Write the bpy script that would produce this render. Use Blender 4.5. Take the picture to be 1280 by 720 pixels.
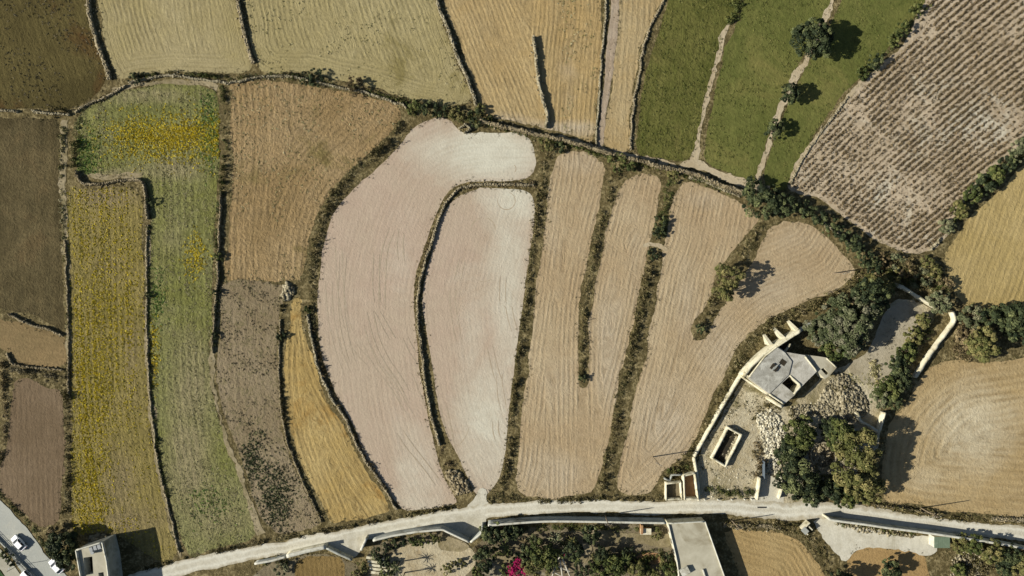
import bpy, bmesh, math, random
import numpy as np
from mathutils import Vector, Matrix
from mathutils import geometry as mg

random.seed(7)
RNG = np.random.default_rng(11)
scene = bpy.context.scene
for o in list(bpy.data.objects):
    bpy.data.objects.remove(o)
COL = scene.collection

# ------------------------------------------------------------------ camera
H = 170.667                      # drone height in metres; one photo pixel on the ground = 0.2 m
cam_d = bpy.data.cameras.new('camera')
cam_d.lens = 24.0
cam_d.sensor_width = 36.0
cam_d.sensor_fit = 'HORIZONTAL'
cam_d.clip_start = 0.5
cam_d.clip_end = 4000.0
cam = bpy.data.objects.new('camera', cam_d)
cam.location = (0, 0, H)
COL.objects.link(cam)
scene.camera = cam

# ------------------------------------------------------------------ light
SUN_EL = math.radians(30.0)
SHADOW_AZ = math.radians(9.0)    # shadows fall towards +X, a little towards +Y
world = bpy.data.worlds.new('World')
scene.world = world
world.use_nodes = True
wn = world.node_tree
wn.nodes.clear()
w_out = wn.nodes.new('ShaderNodeOutputWorld')
w_bg = wn.nodes.new('ShaderNodeBackground')
w_sky = wn.nodes.new('ShaderNodeTexSky')
w_sky.sky_type = 'NISHITA'
w_sky.sun_disc = False
w_sky.sun_elevation = SUN_EL
w_sky.sun_rotation = math.radians(261.0)
w_bg.inputs['Strength'].default_value = 0.05
wn.links.new(w_sky.outputs[0], w_bg.inputs['Color'])
wn.links.new(w_bg.outputs[0], w_out.inputs['Surface'])

sun_d = bpy.data.lights.new('sun', 'SUN')
sun_d.energy = 5.0
sun_d.angle = math.radians(0.5)
sun_d.color = (1.0, 0.95, 0.86)
sun = bpy.data.objects.new('sun', sun_d)
_dir = Vector((math.cos(SHADOW_AZ) * math.cos(SUN_EL), math.sin(SHADOW_AZ) * math.cos(SUN_EL), -math.sin(SUN_EL)))
sun.rotation_euler = _dir.to_track_quat('-Z', 'Y').to_euler()
sun.location = (-200, -30, 200)
COL.objects.link(sun)

scene.view_settings.view_transform = 'Standard'
scene.view_settings.look = 'None'
scene.view_settings.exposure = 0.70
scene.view_settings.gamma = 1.0
scene.view_settings.use_curve_mapping = False

# ------------------------------------------------------------------ helpers
PX = 0.2
KA = 1.30                        # light on flat sunlit ground in display units per unit of base colour

def P(px, py, z=0.0):
    s = PX * (H - z) / H
    return ((px - 640.0) * s, (360.0 - py) * s)

def PV(px, py, z=0.0):
    x, y = P(px, py, z)
    return Vector((x, y, z))

def lin(c):
    c = c / 255.0
    return c / 12.92 if c <= 0.04045 else ((c + 0.055) / 1.055) ** 2.4

def K(r, g, b):
    """base colour of a surface seen sunlit as sRGB r, g, b"""
    return (min(lin(r) / KA, .8), min(lin(g) / KA * 1.06, .8), min(lin(b) / KA * 1.11, .8), 1.0)

def tag(o, label=None, cat=None, group=None, kind=None):
    if label: o['label'] = label
    if cat: o['category'] = cat
    if group: o['group'] = group
    if kind: o['kind'] = kind
    return o

def empty(name, loc, label, cat, group=None, rz=0.0):
    o = bpy.data.objects.new(name, None)
    o.empty_display_size = 0.5
    o.location = loc
    o.rotation_euler = (0, 0, rz)
    COL.objects.link(o)
    return tag(o, label, cat, group)

def link_mesh(name, me, mat, parent=None):
    o = bpy.data.objects.new(name, me)
    if mat is not None:
        me.materials.append(mat)
    COL.objects.link(o)
    if parent is not None:
        o.parent = parent
    return o

def copy_tree(o, parent=None):
    c = o.copy()
    COL.objects.link(c)
    if parent is not None:
        c.parent = parent
    for ch in list(o.children):
        copy_tree(ch, c)
    return c

def np_mesh(name, V, F, attr=None):
    """V (n,3), F (m,k) k = 3 or 4; attr: per-face float 'tint'"""
    me = bpy.data.meshes.new(name)
    n, m, k = len(V), len(F), F.shape[1]
    me.vertices.add(n)
    me.vertices.foreach_set('co', np.ascontiguousarray(V, dtype=np.float32).ravel())
    me.loops.add(m * k)
    me.loops.foreach_set('vertex_index', np.ascontiguousarray(F, dtype=np.int32).ravel())
    me.polygons.add(m)
    me.polygons.foreach_set('loop_start', np.arange(0, m * k, k, dtype=np.int32))
    if attr is not None:
        a = me.attributes.new('tint', 'FLOAT', 'FACE')
        a.data.foreach_set('value', np.ascontiguousarray(attr, dtype=np.float32))
    me.update(calc_edges=True)
    return me

def catmull(pts, n=6, closed=False):
    pts = [np.array(p, dtype=float) for p in pts]
    N = len(pts)
    out = []
    rng = range(N) if closed else range(N - 1)
    for i in rng:
        if closed:
            p0, p1, p2, p3 = pts[(i - 1) % N], pts[i], pts[(i + 1) % N], pts[(i + 2) % N]
        else:
            p1, p2 = pts[i], pts[i + 1]
            p0 = pts[i - 1] if i > 0 else 2 * p1 - p2
            p3 = pts[i + 2] if i + 2 < N else 2 * p2 - p1
        for j in range(n):
            t = j / n
            out.append(0.5 * ((2 * p1) + (-p0 + p2) * t + (2 * p0 - 5 * p1 + 4 * p2 - p3) * t * t + (-p0 + 3 * p1 - 3 * p2 + p3) * t ** 3))
    if not closed:
        out.append(pts[-1])
    return np.array(out)

def resample(pl, step, closed=False):
    pl = np.asarray(pl, dtype=float)
    if closed:
        pl = np.vstack([pl, pl[:1]])
    seg = np.linalg.norm(np.diff(pl, axis=0), axis=1)
    s = np.concatenate([[0], np.cumsum(seg)])
    n = max(2, int(round(s[-1] / step)) + 1)
    q = np.linspace(0, s[-1], n)
    r = np.stack([np.interp(q, s, pl[:, k]) for k in range(pl.shape[1])], 1)
    return r[:-1] if closed else r

def smooth_noise(n, rng, scale):
    m = max(4, int(n / scale) + 3)
    v = rng.normal(0, 1, m)
    return np.interp(np.linspace(0, m - 1.001, n), np.arange(m), v)

def W(pts, z=0.0):
    return np.array([P(p[0], p[1], z) for p in pts])

def line_dist(Q, pl):
    """signed distance and arc length of points Q (n,2) to polyline pl"""
    Q = np.asarray(Q)
    best = np.full(len(Q), 1e9)
    sd = np.zeros(len(Q)); al = np.zeros(len(Q))
    s0 = 0.0
    for a, b in zip(pl[:-1], pl[1:]):
        d = b - a
        L = np.hypot(*d)
        if L < 1e-6: continue
        t = np.clip(((Q - a) @ d) / (L * L), 0, 1)
        c = a + t[:, None] * d
        e = Q - c
        dist = np.hypot(e[:, 0], e[:, 1])
        sgn = np.sign(d[0] * (Q[:, 1] - a[1]) - d[1] * (Q[:, 0] - a[0]))
        sgn[sgn == 0] = 1
        m = dist < best
        best[m] = dist[m]
        sd[m] = (dist * sgn)[m]
        al[m] = s0 + (t * L)[m]
        s0 += L
    return sd, al, best

def inside(Q, poly):
    Q = np.asarray(Q); x, y = Q[:, 0], Q[:, 1]
    r = np.zeros(len(Q), bool)
    j = len(poly) - 1
    for i in range(len(poly)):
        xi, yi = poly[i]; xj, yj = poly[j]
        if yi != yj:
            c = ((yi > y) != (yj > y)) & (x < (xj - xi) * (y - yi) / (yj - yi) + xi)
            r ^= c
        j = i
    return r

# ------------------------------------------------------------------ materials
def new_mat(name):
    m = bpy.data.materials.new(name)
    m.use_nodes = True
    nt = m.node_tree
    nt.nodes.clear()
    out = nt.nodes.new('ShaderNodeOutputMaterial')
    b = nt.nodes.new('ShaderNodeBsdfPrincipled')
    b.inputs['Roughness'].default_value = 0.9
    b.inputs['Specular IOR Level'].default_value = 0.15
    nt.links.new(b.outputs[0], out.inputs[0])
    return m, nt, b

def N(nt, t, **kw):
    n = nt.nodes.new(t)
    for k, v in kw.items():
        setattr(n, k, v)
    return n

def mixc(nt, fac, a, b, mode='MIX'):
    n = nt.nodes.new('ShaderNodeMix')
    n.data_type = 'RGBA'
    n.blend_type = mode
    for i, v in ((0, fac), (6, a), (7, b)):
        if hasattr(v, 'is_output') or isinstance(v, bpy.types.NodeSocket):
            nt.links.new(v, n.inputs[i])
        elif i == 0:
            n.inputs[0].default_value = v
        else:
            n.inputs[i].default_value = v if len(v) == 4 else (*v, 1)
    return n.outputs[2]

def mth(nt, op, a, b=None, c=None, clamp=False):
    n = nt.nodes.new('ShaderNodeMath')
    n.operation = op
    n.use_clamp = clamp
    for i, v in enumerate((a, b, c)):
        if v is None: continue
        if isinstance(v, bpy.types.NodeSocket): nt.links.new(v, n.inputs[i])
        else: n.inputs[i].default_value = v
    return n.outputs[0]

def noise(nt, vec, scale, detail=3.0, rough=0.55, dist=0.0):
    n = nt.nodes.new('ShaderNodeTexNoise')
    n.inputs['Scale'].default_value = scale
    n.inputs['Detail'].default_value = detail
    n.inputs['Roughness'].default_value = rough
    n.inputs['Distortion'].default_value = dist
    if vec is not None: nt.links.new(vec, n.inputs['Vector'])
    return n.outputs[0]

def rng_map(nt, v, a, b, c=0.0, d=1.0):
    n = nt.nodes.new('ShaderNodeMapRange')
    n.inputs[1].default_value = a; n.inputs[2].default_value = b
    n.inputs[3].default_value = c; n.inputs[4].default_value = d
    nt.links.new(v, n.inputs[0])
    return n.outputs[0]

def scale_vec(nt, vec, s):
    n = nt.nodes.new('ShaderNodeVectorMath'); n.operation = 'MULTIPLY'
    nt.links.new(vec, n.inputs[0]); n.inputs[1].default_value = s
    return n.outputs[0]

def field_mat(name, base, alt, furrow=None, spacing=1.0, fur_c=0.4, fur_b=0.12, patch=0.03, speck=0.25,
              speck_scale=1.6, speck_col=None, head=0.0, bump=0.06, patch_lo=0.42, patch_hi=0.60, third=None, third_scale=0.05, third_thr=(0.55, 0.66), tone=False, wobble=0.6, ruts=False):
    """soil or grass sheet: UV.x = metres across the furrows, UV.y = metres along; attribute edge = metres to the border"""
    m, nt, b = new_mat(name)
    tc = N(nt, 'ShaderNodeTexCoord')
    pos = tc.outputs['Object']
    uv = N(nt, 'ShaderNodeUVMap', uv_map='furrow').outputs[0]
    p1 = noise(nt, pos, patch, 5.0, 0.6, 0.4)
    p2 = noise(nt, pos, patch * 7.0, 4.0, 0.6)
    pm = mth(nt, 'ADD', mth(nt, 'MULTIPLY', p1, 0.65), mth(nt, 'MULTIPLY', p2, 0.35))
    col = mixc(nt, rng_map(nt, pm, patch_lo, patch_hi), base, alt)
    if third is not None:
        t = noise(nt, pos, third_scale, 6.0, 0.68, 0.6)
        tm = rng_map(nt, t, *third_thr)
        if tone:
            ta = N(nt, 'ShaderNodeAttribute', attribute_name='chalk').outputs['Fac']
            tm = rng_map(nt, mth(nt, 'ADD', ta, mth(nt, 'MULTIPLY_ADD', t, 1.1, -0.55)), 0.15, 0.85)
        col = mixc(nt, tm, col, third)
    # furrows
    def stripes(vec):
        warp = noise(nt, pos, 0.11, 2.0)
        sx = N(nt, 'ShaderNodeSeparateXYZ'); nt.links.new(vec, sx.inputs[0])
        u = mth(nt, 'ADD', sx.outputs[0], mth(nt, 'MULTIPLY', warp, wobble))
        w = mth(nt, 'SINE', mth(nt, 'MULTIPLY', u, 2 * math.pi / spacing))
        w = mth(nt, 'MULTIPLY_ADD', w, 0.5, 0.5)
        cx = N(nt, 'ShaderNodeCombineXYZ')
        nt.links.new(u, cx.inputs[0]); nt.links.new(mth(nt, 'MULTIPLY', sx.outputs[1], 0.09), cx.inputs[1])
        n1 = noise(nt, cx.outputs[0], 1.05 / spacing, 4.0, 0.7)
        n2 = noise(nt, scale_vec(nt, cx.outputs[0], (1, 2, 1)), 0.16 / spacing, 2.0, 0.5)
        n3 = noise(nt, scale_vec(nt, cx.outputs[0], (1, 3.5, 1)), 2.1 / spacing, 3.0, 0.65)
        amp = rng_map(nt, noise(nt, pos, 0.09, 2.0), 0.35, 0.65, 0.04, 0.20)
        s = mth(nt, 'ADD', mth(nt, 'MULTIPLY', w, amp), mth(nt, 'MULTIPLY', n1, 0.62))
        s = mth(nt, 'ADD', s, mth(nt, 'MULTIPLY', n2, 0.35))
        s = mth(nt, 'ADD', s, mth(nt, 'MULTIPLY', n3, 0.34))
        return rng_map(nt, s, 0.46, 0.98)
    st = stripes(uv)
    if head > 0:
        ed = N(nt, 'ShaderNodeAttribute', attribute_name='edge').outputs['Fac']
        cx = N(nt, 'ShaderNodeCombineXYZ'); nt.links.new(ed, cx.inputs[0])
        st2 = stripes(cx.outputs[0])
        hm = rng_map(nt, mth(nt, 'ADD', ed, mth(nt, 'MULTIPLY', p2, 3.0)), head + 0.6, head + 2.4)
        st = N_mixf(nt, hm, st2, st)
    sc = (st, furrow)
    if furrow is not None:
        fm = mth(nt, 'MULTIPLY', st, mth(nt, 'MULTIPLY', rng_map(nt, p2, 0.36, 0.62, 0.25 if wobble < .3 else .5, 1.0), fur_c))
        col = mixc(nt, fm, col, furrow)
    if ruts:
        sxr = N(nt, 'ShaderNodeSeparateXYZ'); nt.links.new(uv, sxr.inputs[0])
        au = mth(nt, 'ABSOLUTE', sxr.outputs[0])
        rut = rng_map(nt, mth(nt, 'ABSOLUTE', mth(nt, 'SUBTRACT', au, 0.8)), 0.45, 0.1)
        col = mixc(nt, mth(nt, 'MULTIPLY', rut, 0.55), col, third)
        edge = rng_map(nt, mth(nt, 'ADD', au, mth(nt, 'MULTIPLY_ADD', p2, 2.4, -1.2)), 1.15, 1.75)
        col = mixc(nt, mth(nt, 'MULTIPLY', edge, 0.6), col, furrow)
    sp = noise(nt, pos, speck_scale, 4.0, 0.7)
    sp2 = noise(nt, pos, speck_scale * 0.31, 3.0, 0.6)
    k = mth(nt, 'ADD', mth(nt, 'MULTIPLY', sp, 0.6), mth(nt, 'MULTIPLY', sp2, 0.4))
    if speck_col is not None:
        col = mixc(nt, mth(nt, 'MULTIPLY', rng_map(nt, k, 0.48, 0.60), min(1.0, speck * 2)), col, speck_col)
    g = rng_map(nt, k, 0.3, 0.7, 1.0 - speck, 1.0 + speck)
    vm = N(nt, 'ShaderNodeVectorMath', operation='SCALE')
    nt.links.new(col, vm.inputs[0]); nt.links.new(g, vm.inputs['Scale'])
    nt.links.new(vm.outputs[0], b.inputs['Base Color'])
    h = mth(nt, 'ADD', mth(nt, 'MULTIPLY', st, -fur_b * 1.35), mth(nt, 'MULTIPLY', sp, bump * 3.2))
    bp = N(nt, 'ShaderNodeBump')
    bp.inputs['Strength'].default_value = 1.0
    bp.inputs['Distance'].default_value = 1.0
    nt.links.new(h, bp.inputs['Height'])
    nt.links.new(bp.outputs[0], b.inputs['Normal'])
    b.inputs['Specular IOR Level'].default_value = 0.05
    return m

def N_mixf(nt, fac, a, b):
    n = nt.nodes.new('ShaderNodeMix'); n.data_type = 'FLOAT'
    for i, v in ((0, fac), (2, a), (3, b)):
        nt.links.new(v, n.inputs[i])
    return n.outputs[0]

def plain_mat(name, c1, c2, scale=0.6, rough=0.9, bump=0.02, detail=5.0, spec=0.15, lo=0.35, hi=0.65, c3=None, s3=0.08, t3=(0.52, 0.64), metal=0.0):
    m, nt, b = new_mat(name)
    pos = N(nt, 'ShaderNodeTexCoord').outputs['Object']
    n1 = noise(nt, pos, scale, detail, 0.62, 0.2)
    col = mixc(nt, rng_map(nt, n1, lo, hi), c1, c2)
    if c3 is not None:
        col = mixc(nt, rng_map(nt, noise(nt, pos, s3, 6.0, 0.65, 0.5), *t3), col, c3)
    nt.links.new(col, b.inputs['Base Color'])
    b.inputs['Roughness'].default_value = rough
    b.inputs['Specular IOR Level'].default_value = spec
    b.inputs['Metallic'].default_value = metal
    if bump:
        bp = N(nt, 'ShaderNodeBump'); bp.inputs['Distance'].default_value = 1.0
        h = mth(nt, 'MULTIPLY', noise(nt, pos, scale * 4, 4.0, 0.6), bump)
        nt.links.new(h, bp.inputs['Height']); nt.links.new(bp.outputs[0], b.inputs['Normal'])
    return m

def leaf_mat(name, stops, rough=0.65, jitter=0.35, trans=0.15):
    """leaf faces: hue from the clump's tint attribute, small spread from leaf to leaf"""
    m, nt, b = new_mat(name)
    a = N(nt, 'ShaderNodeAttribute', attribute_name='tint').outputs['Fac']
    cr = N(nt, 'ShaderNodeValToRGB')
    el = cr.color_ramp.elements
    while len(el) < len(stops): el.new(0.5)
    for e, (p, c) in zip(el, stops):
        e.position = p; e.color = c
    nt.links.new(a, cr.inputs[0])
    geo = N(nt, 'ShaderNodeNewGeometry')
    j = rng_map(nt, geo.outputs['Random Per Island'], 0, 1, 1 - jitter, 1 + jitter)
    vm = N(nt, 'ShaderNodeVectorMath', operation='SCALE')
    nt.links.new(cr.outputs[0], vm.inputs[0]); nt.links.new(j, vm.inputs['Scale'])
    nt.links.new(vm.outputs[0], b.inputs['Base Color'])
    b.inputs['Roughness'].default_value = rough
    b.inputs['Specular IOR Level'].default_value = 0.12
    return m

def stone_mat(name, c1, c2, c3, rough=0.95):
    m, nt, b = new_mat(name)
    geo = N(nt, 'ShaderNodeNewGeometry')
    pos = N(nt, 'ShaderNodeTexCoord').outputs['Object']
    col = mixc(nt, geo.outputs['Random Per Island'], c1, c2)
    col = mixc(nt, rng_map(nt, noise(nt, pos, 0.7, 5.0, 0.7), 0.5, 0.68), col, c3)
    nt.links.new(col, b.inputs['Base Color'])
    b.inputs['Roughness'].default_value = rough
    b.inputs['Specular IOR Level'].default_value = 0.1
    bp = N(nt, 'ShaderNodeBump'); bp.inputs['Distance'].default_value = 1.0
    nt.links.new(mth(nt, 'MULTIPLY', noise(nt, pos, 6.0, 4.0), 0.04), bp.inputs['Height'])
    nt.links.new(bp.outputs[0], b.inputs['Normal'])
    return m

M = {}
M['stone'] = stone_mat('dry stone', K(124, 110, 82), K(172, 156, 126), K(90, 80, 58))
M['stone_pale'] = stone_mat('pale limestone rubble', K(106, 95, 70), K(182, 168, 138), K(96, 86, 62))
M['stone_white'] = stone_mat('bleached limestone', K(156, 144, 116), K(226, 214, 186), K(124, 112, 84))
M['stone_dull'] = stone_mat('weathered field stone', K(108, 94, 68), K(158, 142, 112), K(78, 68, 48))
M['lime'] = plain_mat('weathered limestone', K(222, 210, 180), K(196, 184, 152), 0.9, 0.9, 0.05, c3=K(150, 138, 106), s3=0.5, t3=(.52, .66))
M['lime_stained'] = plain_mat('stained dry limestone', K(214, 200, 168), K(150, 138, 106), 1.4, 0.95, 0.08, c3=K(116, 104, 76), s3=0.7, t3=(.54, .66))
M['render_grey'] = plain_mat('grey cement render', K(168, 166, 154), K(150, 148, 136), 0.5, 0.9, 0.02, c3=K(126, 122, 108), s3=0.25)
M['roof_lime'] = plain_mat('old lime roof', K(190, 182, 166), K(166, 158, 142), 0.9, 0.95, 0.04, c3=K(138, 130, 112), s3=0.4, t3=(.52, .66))
M['roof_stain'] = plain_mat('stained roof screed', K(168, 162, 148), K(140, 134, 120), 0.8, 0.95, 0.05, c3=K(190, 184, 168), s3=0.3)
M['roof_pale'] = plain_mat('pale concrete roof', K(184, 174, 150), K(166, 156, 132), 0.35, 0.9, 0.02, c3=K(142, 130, 104), s3=0.16, t3=(.54, .70))
M['earth_floor'] = plain_mat('terracotta earth floor', K(168, 128, 88), K(150, 112, 78), 0.8, 0.95, 0.03)
M['dark_void'] = plain_mat('dark void shade', K(58, 50, 38), K(44, 40, 32), 0.8, 0.95, 0.02)  # dark colour painted in for the shade inside pits, openings and recesses
M['bark'] = plain_mat('bark', K(96, 82, 62), K(70, 58, 44), 3.0, 0.95, 0.03)
M['wood_pole'] = plain_mat('weathered pole timber', K(150, 132, 106), K(110, 94, 74), 3.0, 0.9, 0.01)
M['pale_wood'] = plain_mat('bleached timber', K(206, 196, 176), K(180, 168, 146), 2.0, 0.9, 0.01)
M['metal_dark'] = plain_mat('dark painted metal', K(62, 62, 62), K(50, 50, 50), 3.0, 0.5, 0.0, spec=0.4)
M['metal_grey'] = plain_mat('galvanised metal', K(150, 150, 146), K(128, 128, 124), 2.0, 0.45, 0.0, spec=0.5)
M['gate_blue'] = plain_mat('grey blue gate paint', K(96, 104, 110), K(84, 92, 98), 2.0, 0.5, 0.0, spec=0.4)
M['car_white'] = plain_mat('white car paint', (0.78, 0.78, 0.77, 1), (0.74, 0.74, 0.73, 1), 0.6, 0.28, 0.0, spec=0.5)
M['glass'] = plain_mat('tinted glass', (0.02, 0.024, 0.028, 1), (0.03, 0.034, 0.038, 1), 0.8, 0.08, 0.0, spec=0.6)
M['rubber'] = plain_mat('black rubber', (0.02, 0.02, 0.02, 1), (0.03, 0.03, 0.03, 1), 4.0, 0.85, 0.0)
M['lamp_lens'] = plain_mat('clear lamp lens', (0.6, 0.6, 0.58, 1), (0.5, 0.5, 0.5, 1), 5.0, 0.15, 0.0, spec=0.6)
M['lamp_red'] = plain_mat('red lamp lens', (0.35, 0.02, 0.02, 1), (0.28, 0.02, 0.02, 1), 5.0, 0.2, 0.0, spec=0.6)
M['green_roof'] = plain_mat('faded green sheet', K(112, 124, 100), K(104, 116, 92), 0.8, 0.6, 0.0, c3=K(124, 134, 110), s3=0.5)
M['white_paint'] = plain_mat('chalky white paint', K(208, 202, 184), K(184, 176, 156), 0.9, 0.85, 0.02, c3=K(150, 142, 120), s3=0.6, t3=(.55, .68))
# foliage
DG = [(0.0, K(36, 44, 27)), (0.5, K(60, 67, 41)), (0.85, K(88, 91, 56)), (1.0, K(116, 118, 74))]
M['leaf_dark'] = leaf_mat('dark evergreen leaves', DG)
M['leaf_carob'] = leaf_mat('grey green carob leaves', [(0.0, K(66, 72, 44)), (0.45, K(90, 92, 62)), (0.8, K(116, 110, 88)), (1.0, K(82, 94, 50))])
M['leaf_olive'] = leaf_mat('olive brown leaves', [(0.0, K(78, 80, 40)), (0.5, K(106, 102, 58)), (1.0, K(132, 120, 74))])
M['leaf_bright'] = leaf_mat('fresh green leaves', [(0.0, K(52, 60, 29)), (0.5, K(76, 82, 41)), (1.0, K(112, 112, 62))])
M['leaf_fresh'] = leaf_mat('fresh green growth', [(0.0, K(80, 108, 48)), (0.5, K(108, 132, 60)), (1.0, K(146, 158, 80))])
M['leaf_silver'] = leaf_mat('silvery leaves', [(0.0, K(76, 80, 52)), (0.5, K(100, 102, 70)), (1.0, K(134, 128, 96))])
M['leaf_pink'] = leaf_mat('magenta bracts', [(0.0, K(150, 20, 70)), (0.6, K(190, 36, 100)), (1.0, K(90, 70, 40))])
M['scrub'] = leaf_mat('dry scrub', [(0.0, K(56, 54, 28)), (0.35, K(86, 78, 46)), (0.6, K(122, 106, 70)), (0.8, K(72, 72, 34)), (1.0, K(158, 140, 102))])
M['scrub_green'] = leaf_mat('green scrub', [(0.0, K(50, 58, 28)), (0.4, K(80, 84, 40)), (0.7, K(110, 104, 58)), (1.0, K(60, 74, 32))])
M['scrub_brown'] = leaf_mat('brown scrub', [(0.0, K(66, 56, 36)), (0.4, K(104, 88, 58)), (0.75, K(146, 126, 92)), (1.0, K(88, 82, 46))])
M['flower'] = leaf_mat('yellow flowering weeds', [(0.0, K(104, 104, 50)), (0.35, K(158, 142, 54)), (0.7, K(202, 174, 40)), (0.85, K(228, 200, 28)), (1.0, K(186, 174, 122))])
M['weed'] = leaf_mat('dry grey weeds', [(0.0, K(92, 92, 54)), (0.35, K(138, 128, 82)), (0.7, K(190, 176, 136)), (1.0, K(144, 132, 72))])
M['weed_dark'] = leaf_mat('dark weeds', [(0.0, K(54, 52, 34)), (0.5, K(86, 78, 54)), (1.0, K(132, 118, 90))])
M['crop'] = leaf_mat('dry crop leaves', [(0.0, K(66, 55, 35)), (0.5, K(100, 84, 56)), (1.0, K(146, 124, 92))])
M['grass_green'] = leaf_mat('short green grass', [(0.0, K(72, 76, 34)), (0.5, K(94, 96, 46)), (1.0, K(118, 112, 62))])

# ------------------------------------------------------------------ sheets (ground, fields, roads)
ZCOUNT = {'field': 0, 'garden_soil': 0, 'track': 0, 'top': 0}
def next_z(name):
    """each kind of sheet has its own band of heights, a few millimetres apart"""
    if name == 'field':
        ZCOUNT['field'] += 1; return .004 + .004 * (ZCOUNT['field'] % 6)
    if name == 'garden_soil':
        ZCOUNT['garden_soil'] += 1; return .028 + .004 * ZCOUNT['garden_soil']
    if name in ('farm_track', 'footpath', 'dirt_path'):
        ZCOUNT['track'] += 1; return .044 + .004 * (ZCOUNT['track'] % 5)
    ZCOUNT['top'] += 1
    return .064 + .004 * ZCOUNT['top']
FIELD_Z = {}
def sheet(name, px_pts, mat, z=None, smooth=4, jitter=0.25, grid=2.0, guides=None, direction=None, label=None, chalk=None):
    """flat ground sheet from an outline; furrow coordinates follow guide lines"""
    rng = np.random.default_rng(len(px_pts) * 131 + int(px_pts[0][0]) + 7)
    # fields cut by the picture's edge carry on beyond it
    ext = []
    for (ax, ay), (bx, by) in zip(px_pts, px_pts[1:] + px_pts[:1]):
        ext.append((ax, ay))
        if ay <= -25 and by <= -25: ext += [(ax, ay - 90), (bx, by - 90)]
        elif ay >= 745 and by >= 745: ext += [(ax, ay + 80), (bx, by + 80)]
        elif ax <= -30 and bx <= -30: ext += [(ax - 90, ay), (bx - 90, by)]
        elif ax >= 1310 and bx >= 1310: ext += [(ax + 90, ay), (bx + 90, by)]
    pw = W(ext)
    pl = catmull(pw, smooth, closed=True) if smooth > 1 else pw
    pl = resample(pl, 0.9, closed=True)
    nrm = np.roll(pl, -1, 0) - np.roll(pl, 1, 0)
    nrm = np.stack([nrm[:, 1], -nrm[:, 0]], 1) / (np.linalg.norm(nrm, axis=1)[:, None] + 1e-9)
    pl = pl + nrm * (rng.normal(0, jitter * 0.5, len(pl)) + smooth_noise(len(pl), rng, 5) * jitter)[:, None]
    if z is None:
        z = next_z(name)
    lo, hi = pl.min(0), pl.max(0)
    gx, gy = np.meshgrid(np.arange(lo[0], hi[0], grid), np.arange(lo[1], hi[1], grid))
    G = np.stack([gx.ravel(), gy.ravel()], 1) + rng.uniform(-.3, .3, (gx.size, 2))
    G = G[inside(G, pl)]
    plc = np.vstack([pl, pl[:1]])
    if len(G):
        _, _, ed = line_dist(G, plc)
        G = G[ed > grid * 0.35]
    allv = [Vector(p) for p in np.vstack([pl, G])]
    nb = len(pl)
    vs, es, fs, *_ = mg.delaunay_2d_cdt(allv, [], [list(range(nb))], 1, 1e-5)
    V2 = np.array([(v.x, v.y) for v in vs])
    F = np.array([f for f in fs if len(f) == 3], dtype=np.int32)
    me = np_mesh(name, np.column_stack([V2, np.full(len(V2), z)]), F)
    # up-facing
    if me.polygons[0].normal.z < 0:
        me.flip_normals()
    if guides:
        best = np.full(len(V2), 1e9); fu = np.zeros(len(V2)); fv = np.zeros(len(V2))
        for gi, g in enumerate(guides):
            gl = resample(catmull(W(g), 5), 1.5)
            # extend ends
            gl = np.vstack([gl[0] + (gl[0] - gl[2]) * 30, gl, gl[-1] + (gl[-1] - gl[-3]) * 30])
            sd, al, d = line_dist(V2, gl)
            m = d < best
            best[m] = d[m]; fu[m] = d[m] + gi * 0.37; fv[m] = al[m]
    else:
        a = direction if direction is not None else (0.0, 1.0)
        ax = np.array(a, float); ax = ax / np.hypot(*ax)      # image direction, y down
        along = np.array([ax[0], -ax[1]]); across = np.array([along[1], -along[0]])
        fu = V2 @ across; fv = V2 @ along
    _, _, ed = line_dist(V2, plc)
    lv = np.zeros(len(me.loops), dtype=np.int32); me.loops.foreach_get('vertex_index', lv)
    uvl = me.uv_layers.new(name='furrow')
    uvl.data.foreach_set('uv', np.stack([fu[lv], fv[lv]], 1).astype(np.float32).ravel())
    at = me.attributes.new('edge', 'FLOAT', 'POINT'); at.data.foreach_set('value', ed.astype(np.float32))
    cv = np.zeros(len(V2))
    for (bx, by, rx, ry, w_) in (chalk or ()):
        qx = V2[:, 0] / PX + 640; qy = 360 - V2[:, 1] / PX
        cv = np.maximum(cv, w_ * np.exp(-((qx - bx) / rx) ** 2 - ((qy - by) / ry) ** 2))
    ac = me.attributes.new('chalk', 'FLOAT', 'POINT'); ac.data.foreach_set('value', cv.astype(np.float32))
    o = link_mesh(name, me, mat)
    tag(o, kind='structure')
    if label: o['label'] = label
    return o, pl

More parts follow.
